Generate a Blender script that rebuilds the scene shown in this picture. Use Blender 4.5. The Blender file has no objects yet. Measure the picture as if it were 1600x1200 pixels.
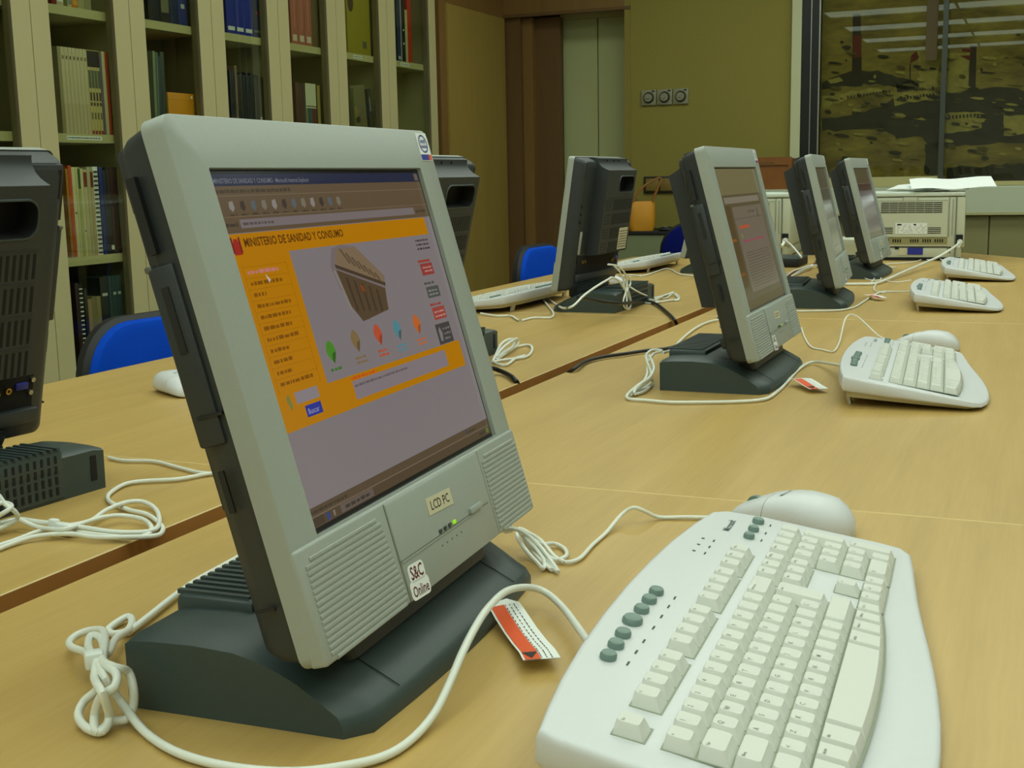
import bpy, bmesh, math, random
from mathutils import Vector, Matrix

S = bpy.context.scene
COL = S.collection
T = 0.75            # height of the table tops above the floor
PI = math.pi
R = math.radians

# ------------------------------------------------------------------ camera
cam_data = bpy.data.cameras.new('camera')
cam = bpy.data.objects.new('camera', cam_data)
COL.objects.link(cam)
cam_data.sensor_width = 36.0
cam_data.lens = 36.0 * 1930.6 / 1600.0
cam_data.clip_start = 0.02
r_ = Vector((0.392278, -0.91965, -0.019029)); u_ = Vector((0.159017, 0.047424, 0.986136)); b_ = Vector((-0.905998, -0.389865, 0.164843))
cam.matrix_world = Matrix(((r_.x, u_.x, b_.x, 0.0), (r_.y, u_.y, b_.y, 0.0), (r_.z, u_.z, b_.z, 0.33674 + T), (0, 0, 0, 1)))
S.camera = cam

# ------------------------------------------------------------------ world, exposure
S.view_settings.view_transform = 'Standard'
S.view_settings.look = 'None'
S.view_settings.exposure = -0.22
S.view_settings.gamma = 1.0
S.view_settings.use_curve_mapping = False
W = bpy.data.worlds.new('world'); S.world = W; W.use_nodes = True
W.node_tree.nodes['Background'].inputs[0].default_value = (0.55, 0.62, 0.5, 1)
W.node_tree.nodes['Background'].inputs[1].default_value = 0.02

# ------------------------------------------------------------------ lights: louvred ceiling lights in rows
LIGHT_ROWS = [(-4.9, .7), (-3.45, .7), (-2.0, .7), (-0.55, .72), (0.9, .78), (2.35, .85), (3.8, 1.0), (5.25, 1.15)]  # last row added to brighten the far end of the room
LIGHT_SPOTS = [1.55, 0.25, -1.05]
CEIL = 1.96
LAMP_COL = (0.95, 1.0, 0.96)
def ceiling_lamp(x, y, k, energy=5.4):
    ld = bpy.data.lights.new('tube_light', 'AREA')
    ld.shape = 'RECTANGLE'; ld.size = 0.5; ld.size_y = 1.22
    ld.energy = energy * k; ld.color = LAMP_COL; ld.spread = R(165)
    lo = bpy.data.objects.new('tube_light', ld); COL.objects.link(lo)
    lo.location = (x, y, CEIL - 0.03 + T)
    return lo
for lx, lk in LIGHT_ROWS:
    for ly in LIGHT_SPOTS:
        ceiling_lamp(lx, ly, lk)

# ------------------------------------------------------------------ materials
def lin(c):
    return tuple(((v / 255) / 12.92 if v / 255 <= 0.04045 else ((v / 255 + 0.055) / 1.055) ** 2.4) for v in c) + (1.0,)
def mat(name, c, rough=0.5, spec=0.5, metal=0.0, noise=None, bump=None, emit=None, coat=0.0):
    """c is an sRGB colour 0..255; noise = (scale, amount); bump = (scale, strength)"""
    m = bpy.data.materials.new(name); m.use_nodes = True
    nt = m.node_tree; b = nt.nodes['Principled BSDF']
    cl = lin(c)
    b.inputs['Base Color'].default_value = cl
    b.inputs['Roughness'].default_value = rough
    b.inputs['Specular IOR Level'].default_value = spec
    b.inputs['Metallic'].default_value = metal
    if coat: b.inputs['Coat Weight'].default_value = coat
    if noise or bump:
        tc = nt.nodes.new('ShaderNodeTexCoord')
    if noise:
        n = nt.nodes.new('ShaderNodeTexNoise'); n.inputs['Scale'].default_value = noise[0]; n.inputs['Detail'].default_value = 4
        nt.links.new(tc.outputs['Object'], n.inputs['Vector'])
        mx = nt.nodes.new('ShaderNodeMix'); mx.data_type = 'RGBA'
        a = noise[1]
        mx.inputs['A'].default_value = tuple(v * (1 - a) for v in cl[:3]) + (1,)
        mx.inputs['B'].default_value = tuple(min(1, v * (1 + a)) for v in cl[:3]) + (1,)
        nt.links.new(n.outputs['Fac'], mx.inputs['Factor']); nt.links.new(mx.outputs['Result'], b.inputs['Base Color'])
    if bump:
        n2 = nt.nodes.new('ShaderNodeTexNoise'); n2.inputs['Scale'].default_value = bump[0]; n2.inputs['Detail'].default_value = 3
        nt.links.new(tc.outputs['Object'], n2.inputs['Vector'])
        bp = nt.nodes.new('ShaderNodeBump'); bp.inputs['Strength'].default_value = bump[1]; bp.inputs['Distance'].default_value = 0.002
        nt.links.new(n2.outputs['Fac'], bp.inputs['Height']); nt.links.new(bp.outputs['Normal'], b.inputs['Normal'])
    if emit:
        b.inputs['Emission Color'].default_value = lin(emit[0]); b.inputs['Emission Strength'].default_value = emit[1]
    return m
def wood_mat(name, c1, c2, rough=0.42, stretch=(1.2, 14, 14), scale=1.6):
    m = bpy.data.materials.new(name); m.use_nodes = True
    nt = m.node_tree; b = nt.nodes['Principled BSDF']
    tc = nt.nodes.new('ShaderNodeTexCoord'); mp = nt.nodes.new('ShaderNodeMapping')
    mp.inputs['Scale'].default_value = stretch
    nt.links.new(tc.outputs['Object'], mp.inputs['Vector'])
    n = nt.nodes.new('ShaderNodeTexNoise'); n.inputs['Scale'].default_value = scale; n.inputs['Detail'].default_value = 7; n.inputs['Distortion'].default_value = 0.7
    nt.links.new(mp.outputs['Vector'], n.inputs['Vector'])
    mp2 = nt.nodes.new('ShaderNodeMapping'); mp2.inputs['Scale'].default_value = tuple(v * 9 if i else v * 5 for i, v in enumerate(stretch))
    nt.links.new(tc.outputs['Object'], mp2.inputs['Vector'])
    n2 = nt.nodes.new('ShaderNodeTexNoise'); n2.inputs['Scale'].default_value = scale * 1.3; n2.inputs['Detail'].default_value = 4
    nt.links.new(mp2.outputs['Vector'], n2.inputs['Vector'])
    mul = nt.nodes.new('ShaderNodeMath'); mul.operation = 'MULTIPLY_ADD'; mul.inputs[1].default_value = 0.35
    nt.links.new(n2.outputs['Fac'], mul.inputs[0])
    s2 = nt.nodes.new('ShaderNodeMath'); s2.operation = 'MULTIPLY'; s2.inputs[1].default_value = 0.65
    nt.links.new(n.outputs['Fac'], s2.inputs[0]); nt.links.new(s2.outputs[0], mul.inputs[2])
    cr = nt.nodes.new('ShaderNodeValToRGB')
    cr.color_ramp.elements[0].position = 0.30; cr.color_ramp.elements[0].color = lin(c1)
    cr.color_ramp.elements[1].position = 0.68; cr.color_ramp.elements[1].color = lin(c2)
    nt.links.new(mul.outputs[0], cr.inputs['Fac']); nt.links.new(cr.outputs['Color'], b.inputs['Base Color'])
    b.inputs['Roughness'].default_value = rough
    return m
def glass_mat(name, tint=(0.93, 0.96, 0.92), ior=1.5, rough=0.0, refl=1.0):
    m = bpy.data.materials.new(name); m.use_nodes = True
    nt = m.node_tree; nt.nodes.remove(nt.nodes['Principled BSDF'])
    out = nt.nodes['Material Output']
    t = nt.nodes.new('ShaderNodeBsdfTransparent'); t.inputs[0].default_value = tint + (1,)
    g = nt.nodes.new('ShaderNodeBsdfGlossy'); g.inputs['Roughness'].default_value = rough; g.inputs[0].default_value = (refl, refl, refl, 1)
    f = nt.nodes.new('ShaderNodeFresnel'); f.inputs['IOR'].default_value = ior
    mx = nt.nodes.new('ShaderNodeMixShader')
    ge = nt.nodes.new('ShaderNodeNewGeometry'); ml = nt.nodes.new('ShaderNodeMath'); ml.operation = 'MULTIPLY'; inv = nt.nodes.new('ShaderNodeMath'); inv.operation = 'SUBTRACT'; inv.inputs[0].default_value = 1.0
    nt.links.new(ge.outputs['Backfacing'], inv.inputs[1]); nt.links.new(inv.outputs[0], ml.inputs[0]); nt.links.new(f.outputs[0], ml.inputs[1])
    nt.links.new(ml.outputs[0], mx.inputs[0]); nt.links.new(t.outputs[0], mx.inputs[1]); nt.links.new(g.outputs[0], mx.inputs[2])
    nt.links.new(mx.outputs[0], out.inputs['Surface'])
    return m

M = {}
M['beech'] = wood_mat('beech_laminate', (180, 148, 82), (197, 165, 97), 0.38)
M['beech_edge'] = mat('beech_edge', (186, 128, 62), 0.5, noise=(20, .12))
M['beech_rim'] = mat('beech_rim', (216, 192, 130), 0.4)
M['seam'] = mat('table_joint', (214, 192, 130), 0.5)
M['silver'] = mat('silver_plastic', (160, 167, 160), 0.42, noise=(300, .04), bump=(900, .05))
M['silver_dark'] = mat('silver_groove', (112, 118, 106), 0.6)
M['charcoal'] = mat('charcoal_plastic', (46, 52, 54), 0.48, noise=(200, .06), bump=(700, .08))
M['charcoal_base'] = mat('charcoal_base_plastic', (56, 70, 69), 0.42, noise=(200, .06), bump=(700, .08))
M['black'] = mat('black_plastic', (16, 17, 17), 0.6)
M['slot'] = mat('vent_dark', (12, 13, 13), 0.8)
M['white_pl'] = mat('offwhite_plastic', (210, 213, 215), 0.38, noise=(200, .02))
M['key'] = mat('key_plastic', (214, 216, 208), 0.42)
M['key_well'] = mat('key_well', (150, 158, 138), 0.7)
M['lower_shell'] = mat('beige_plastic', (196, 190, 160), 0.5)
M['green_btn'] = mat('grey_green_rubber', (112, 136, 128), 0.4)
M['legend'] = mat('key_legend', (118, 124, 116), 0.6)
M['legend_dark'] = mat('printed_lettering', (60, 80, 76), 0.6)
M['cable'] = mat('white_cable', (228, 232, 222), 0.4)
M['cable_black'] = mat('black_cable', (20, 22, 22), 0.45)
M['tie'] = mat('clear_tie_plastic', (232, 238, 232), 0.3)
M['paper'] = mat('paper', (236, 240, 236), 0.7)
M['orange_lbl'] = mat('orange_label', (228, 84, 20), 0.6)
M['ink'] = mat('black_ink', (40, 34, 30), 0.7)
M['maroon'] = mat('maroon_ink', (92, 22, 26), 0.7)
M['label_yel'] = mat('yellowed_label', (206, 200, 168), 0.6)
M['label_brown'] = mat('brown_label', (110, 86, 50), 0.6)
M['blue'] = mat('blue_port', (36, 46, 150), 0.5)
M['gold'] = mat('brass_connector', (190, 150, 70), 0.3, metal=0.9)
M['recess'] = mat('recess_charcoal', (26, 29, 30), 0.6)
M['dull_steel'] = mat('dull_steel', (110, 114, 110), 0.4, metal=0.6)
M['chrome'] = mat('steel', (170, 172, 168), 0.3, metal=0.9)
M['led'] = mat('green_lamp', (140, 200, 20), 0.3, emit=((150, 220, 20), 0.6))
M['led_off'] = mat('unlit_lamp', (60, 66, 56), 0.3)
M['blue_fabric'] = mat('blue_fabric', (10, 72, 196), 0.95, spec=0.1, noise=(500, .10), bump=(900, .3))
M['shaded_blue_fabric'] = mat('shaded_blue_fabric', (14, 24, 100), 0.95, spec=0.1, noise=(500, .12), bump=(900, .3))  # blue chair fabric with its shade put into the colour
M['cream'] = mat('cream_laminate', (188, 179, 132), 0.5, noise=(6, .03))
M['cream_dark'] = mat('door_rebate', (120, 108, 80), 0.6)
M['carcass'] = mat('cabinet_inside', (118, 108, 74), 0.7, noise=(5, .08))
M['wall'] = mat('olive_wallcloth', (138, 128, 67), 0.9, spec=0.1, noise=(140, .10), bump=(300, .3))
M['wall2'] = mat('plain_wall', (214, 208, 190), 0.9, spec=0.1, noise=(3, .05))
M['tan'] = wood_mat('tan_wood_panel', (146, 122, 56), (156, 132, 64), 0.55, stretch=(8, 8, .8))
M['brown'] = wood_mat('brown_wood', (116, 86, 42), (130, 98, 48), 0.5, stretch=(8, 8, .7))
M['brown_dark'] = wood_mat('dark_brown_wood', (92, 66, 34), (108, 78, 38), 0.55, stretch=(8, 8, .7))
M['orange_wood'] = wood_mat('orange_wood', (122, 72, 22), (136, 84, 28), 0.5)
M['trim_cream'] = mat('cream_trim', (176, 168, 116), 0.6)
M['trim_yellow'] = mat('ochre_trim', (134, 120, 50), 0.6)
M['window_trim'] = mat('pale_window_frame', (190, 192, 154), 0.5)
M['black_frame'] = mat('black_window_frame', (10, 10, 10), 0.35)
M['ceiling'] = mat('ceiling_tile', (200, 200, 180), 0.9, noise=(60, .05))
M['floor'] = mat('grey_floor', (130, 124, 108), 0.6, noise=(30, .15))
M['counter'] = mat('pale_grey_laminate', (182, 190, 164), 0.5)
M['counter_door'] = mat('olive_door_laminate', (134, 130, 84), 0.6)
M['locker'] = mat('pale_green_laminate', (178, 182, 130), 0.5)
M['printer'] = mat('printer_plastic', (196, 200, 176), 0.5, noise=(4, .02))
M['printer_top'] = mat('printer_top_plastic', (206, 216, 204), 0.45)
M['printer_low'] = mat('printer_olive_plastic', (150, 144, 96), 0.6)
M['glass'] = glass_mat('cabinet_glass', (0.90, 0.93, 0.86))
M['win_glass'] = glass_mat('window_glass', (0.80, 0.82, 0.72), ior=1.55)
M['plastic_bag'] = glass_mat('clear_film', (0.85, 0.88, 0.85), ior=1.3, rough=.15)
M['bag'] = mat('mustard_bag', (206, 142, 26), 0.55, noise=(12, .2), bump=(40, .3))
M['bag_dark'] = mat('brown_strap', (140, 92, 26), 0.6)
M['dark_metal'] = mat('dark_metal_leg', (48, 50, 52), 0.4, metal=0.5)
M['switch'] = mat('switch_grey', (132, 132, 104), 0.45)
M['switch_dk'] = mat('switch_dark', (40, 38, 28), 0.5)
M['diffuser'] = mat('lamp_diffuser', (230, 235, 225), 0.5, emit=((214, 236, 214), 2.8))
M['fixture'] = mat('lamp_frame', (200, 200, 190), 0.4)

# ------------------------------------------------------------------ mesh building
class MB:
    """collects shapes with materials and links them as ONE mesh object"""
    def __init__(self):
        self.v = []; self.f = []; self.mi = []; self.mats = []; self.smooth = []
    def slot(self, m):
        if m not in self.mats: self.mats.append(m)
        return self.mats.index(m)
    def add(self, vs, fs, m, mtx=None, smooth=False):
        o = len(self.v); k = self.slot(m)
        for p in vs:
            p = Vector(p)
            self.v.append(mtx @ p if mtx is not None else p)
        for f in fs:
            self.f.append([i + o for i in f]); self.mi.append(k); self.smooth.append(smooth)
        return self
    def add_bm(self, bm, m, mtx=None, smooth=False):
        bm.verts.index_update()
        self.add([v.co.copy() for v in bm.verts], [[v.index for v in f.verts] for f in bm.faces], m, mtx, smooth)
        bm.free(); return self
    def box(self, lo, hi, m, mtx=None):
        x0, y0, z0 = lo; x1, y1, z1 = hi
        vs = [(x0, y0, z0), (x1, y0, z0), (x1, y1, z0), (x0, y1, z0), (x0, y0, z1), (x1, y0, z1), (x1, y1, z1), (x0, y1, z1)]
        return self.add(vs, [(0, 3, 2, 1), (4, 5, 6, 7), (0, 1, 5, 4), (1, 2, 6, 5), (2, 3, 7, 6), (3, 0, 4, 7)], m, mtx)
    def rbox(self, lo, hi, m, r=0.004, seg=2, mtx=None, smooth=True):
        bm = bmesh.new(); bmesh.ops.create_cube(bm, size=1.0)
        s = [hi[i] - lo[i] for i in range(3)]; c = [(hi[i] + lo[i]) / 2 for i in range(3)]
        for v in bm.verts: v.co = Vector((v.co.x * s[0] + c[0], v.co.y * s[1] + c[1], v.co.z * s[2] + c[2]))
        r = min(r, min(s) * 0.49)
        bmesh.ops.bevel(bm, geom=list(bm.edges), offset=r, segments=seg, profile=0.5, affect='EDGES')
        return self.add_bm(bm, m, mtx, smooth)
    def prism(self, loop, axis, a0, a1, m, mtx=None, smooth=False):
        """loop of 2-D points extruded along axis 'x','y' or 'z'"""
        def P(p, a):
            return {'x': (a, p[0], p[1]), 'y': (p[0], a, p[1]), 'z': (p[0], p[1], a)}[axis]
        n = len(loop); vs = [P(p, a0) for p in loop] + [P(p, a1) for p in loop]
        fs = [tuple(range(n - 1, -1, -1)), tuple(range(n, 2 * n))] + [(i, (i + 1) % n, n + (i + 1) % n, n + i) for i in range(n)]
        return self.add(vs, fs, m, mtx, smooth)
    def loft(self, loops, m, caps=(True, True), mtx=None, smooth=True):
        n = len(loops[0]); vs = [p for l in loops for p in l]; fs = []
        for k in range(len(loops) - 1):
            for i in range(n):
                j = (i + 1) % n
                fs.append((k * n + i, k * n + j, (k + 1) * n + j, (k + 1) * n + i))
        if caps[0]: fs.append(tuple(range(n - 1, -1, -1)))
        if caps[1]: fs.append(tuple(range((len(loops) - 1) * n, len(loops) * n)))
        return self.add(vs, fs, m, mtx, smooth)
    def tube(self, pts, r, m, seg=8, mtx=None, fine=4):
        P = [Vector(p) for p in pts]
        if fine > 1 and len(P) > 2:
            Q = []
            for i in range(len(P) - 1):
                p0 = P[max(i - 1, 0)]; p1 = P[i]; p2 = P[i + 1]; p3 = P[min(i + 2, len(P) - 1)]
                for k in range(fine):
                    t = k / fine
                    Q.append(0.5 * ((2 * p1) + (p2 - p0) * t + (2 * p0 - 5 * p1 + 4 * p2 - p3) * t * t + (3 * p1 - p0 - 3 * p2 + p3) * t ** 3))
            Q.append(P[-1]); P = Q
        loops = []; up = Vector((0, 0, 1)); prev = None
        for i, p in enumerate(P):
            d = (P[min(i + 1, len(P) - 1)] - P[max(i - 1, 0)])
            if d.length < 1e-9: d = Vector((1, 0, 0))
            d.normalize()
            if prev is None:
                a = d.cross(up)
                if a.length < 1e-3: a = Vector((1, 0, 0))
                a.normalize()
            else:
                a = prev - d * prev.dot(d)
                if a.length < 1e-4: a = d.cross(up)
                a.normalize()
            prev = a; b = d.cross(a)
            loops.append([p + a * (r * math.cos(2 * PI * k / seg)) + b * (r * math.sin(2 * PI * k / seg)) for k in range(seg)])
        return self.loft(loops, m, (True, True), mtx, True)
    def cyl(self, c, r, h, m, axis='z', seg=20, r2=None, mtx=None, smooth=True):
        r2 = r if r2 is None else r2
        A = {'z': (Vector((1, 0, 0)), Vector((0, 1, 0)), Vector((0, 0, 1))), 'x': (Vector((0, 1, 0)), Vector((0, 0, 1)), Vector((1, 0, 0))), 'y': (Vector((0, 0, 1)), Vector((1, 0, 0)), Vector((0, 1, 0)))}[axis]
        c = Vector(c)
        l = [[c + A[2] * z + (A[0] * math.cos(2 * PI * k / seg) + A[1] * math.sin(2 * PI * k / seg)) * rr for k in range(seg)] for z, rr in ((0, r), (h, r2))]
        n = seg; vs = l[0] + l[1]
        self.add(vs, [(i, (i + 1) % n, n + (i + 1) % n, n + i) for i in range(n)], m, mtx, smooth)
        return self.add(vs, [tuple(range(n - 1, -1, -1)), tuple(range(n, 2 * n))], m, mtx, False)
    def holed(self, outer, inner, z, m, mtx=None):
        """flat face at height z between an outer and an inner loop"""
        bm = bmesh.new(); es = []
        for loop in (outer, inner):
            vs = [bm.verts.new((p[0], p[1], z)) for p in loop]
            for i in range(len(vs)): es.append(bm.edges.new((vs[i], vs[(i + 1) % len(vs)])))
        bmesh.ops.triangle_fill(bm, use_beauty=True, use_dissolve=False, edges=es)
        for f in bm.faces:
            if f.normal.z < 0: f.normal_flip()
        return self.add_bm(bm, m, mtx, False)
    def text(self, s, size, m, mtx, bold=0.0, align='LEFT', extrude=0.0, width=1.0):
        cu = bpy.data.curves.new('t', 'FONT'); cu.body = s; cu.size = size; cu.offset = bold * size; cu.align_x = align
        cu.resolution_u = 2; cu.extrude = extrude
        o = bpy.data.objects.new('t', cu)
        me = bpy.data.meshes.new_from_object(o)
        vs = [(v.co.x * width, v.co.y, v.co.z) for v in me.vertices]; fs = [tuple(p.vertices) for p in me.polygons]
        if vs: self.add(vs, fs, m, mtx)
        bpy.data.objects.remove(o); bpy.data.curves.remove(cu); bpy.data.meshes.remove(me)
        return self
    def mesh(self, name):
        me = bpy.data.meshes.new(name)
        me.from_pydata([tuple(v) for v in self.v], [], self.f)
        for m in self.mats: me.materials.append(m)
        me.polygons.foreach_set('material_index', self.mi)
        me.polygons.foreach_set('use_smooth', self.smooth)
        me.update()
        bm = bmesh.new(); bm.from_mesh(me)
        bmesh.ops.remove_doubles(bm, verts=bm.verts, dist=1e-6)
        bm.to_mesh(me); bm.free()
        try: me.set_sharp_from_angle(angle=R(38))
        except Exception: pass
        return me
    def build(self, name, parent=None, mtx=None):
        o = bpy.data.objects.new(name, self.mesh(name)); COL.objects.link(o)
        if parent is not None: o.parent = parent
        if mtx is not None: o.matrix_local = mtx
        return o

def tag(o, label, cat, group=None, kind=None):
    if label: o['label'] = label
    if cat: o['category'] = cat
    if group: o['group'] = group
    if kind: o['kind'] = kind
    return o
def thing(name, label, cat, loc=(0, 0, 0), rotz=0.0, group=None):
    o = bpy.data.objects.new(name, None); COL.objects.link(o)
    o.location = (loc[0], loc[1], loc[2] + T); o.rotation_euler = (0, 0, rotz); o.empty_display_size = .05
    return tag(o, label, cat, group)
def single(name, mb, label, cat, loc=(0, 0, 0), rotz=0.0, group=None):
    o = mb.build(name); o.location = (loc[0], loc[1], loc[2] + T); o.rotation_euler = (0, 0, rotz)
    return tag(o, label, cat, group)
def struct(name, mb):
    o = mb.build(name); o.location = (0, 0, T); o['kind'] = 'structure'; return o
def kids(o): return [c for c in bpy.data.objects if c.parent == o]
CHILD = {}
def copy_tree(o, parent=None):
    c = o.copy(); COL.objects.link(c); c.parent = parent
    for ch in kids(o): copy_tree(ch, c)
    return c
def dup(root, label, loc, rotz, group=None):
    c = copy_tree(root); c.location = (loc[0], loc[1], loc[2] + T); c.rotation_euler = (0, 0, rotz); c['label'] = label
    if group: c['group'] = group
    return c
def rrect(x0, y0, x1, y1, r, n=5):
    P = []
    for cx, cy, a0 in ((x1 - r, y1 - r, 0), (x0 + r, y1 - r, 90), (x0 + r, y0 + r, 180), (x1 - r, y0 + r, 270)):
        for k in range(n + 1):
            a = R(a0 + 90 * k / n); P.append((cx + r * math.cos(a), cy + r * math.sin(a)))
    return P
def TR(x, y, z=0.0, rz=0.0): return Matrix.Translation((x, y, z)) @ Matrix.Rotation(rz, 4, 'Z')
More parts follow.
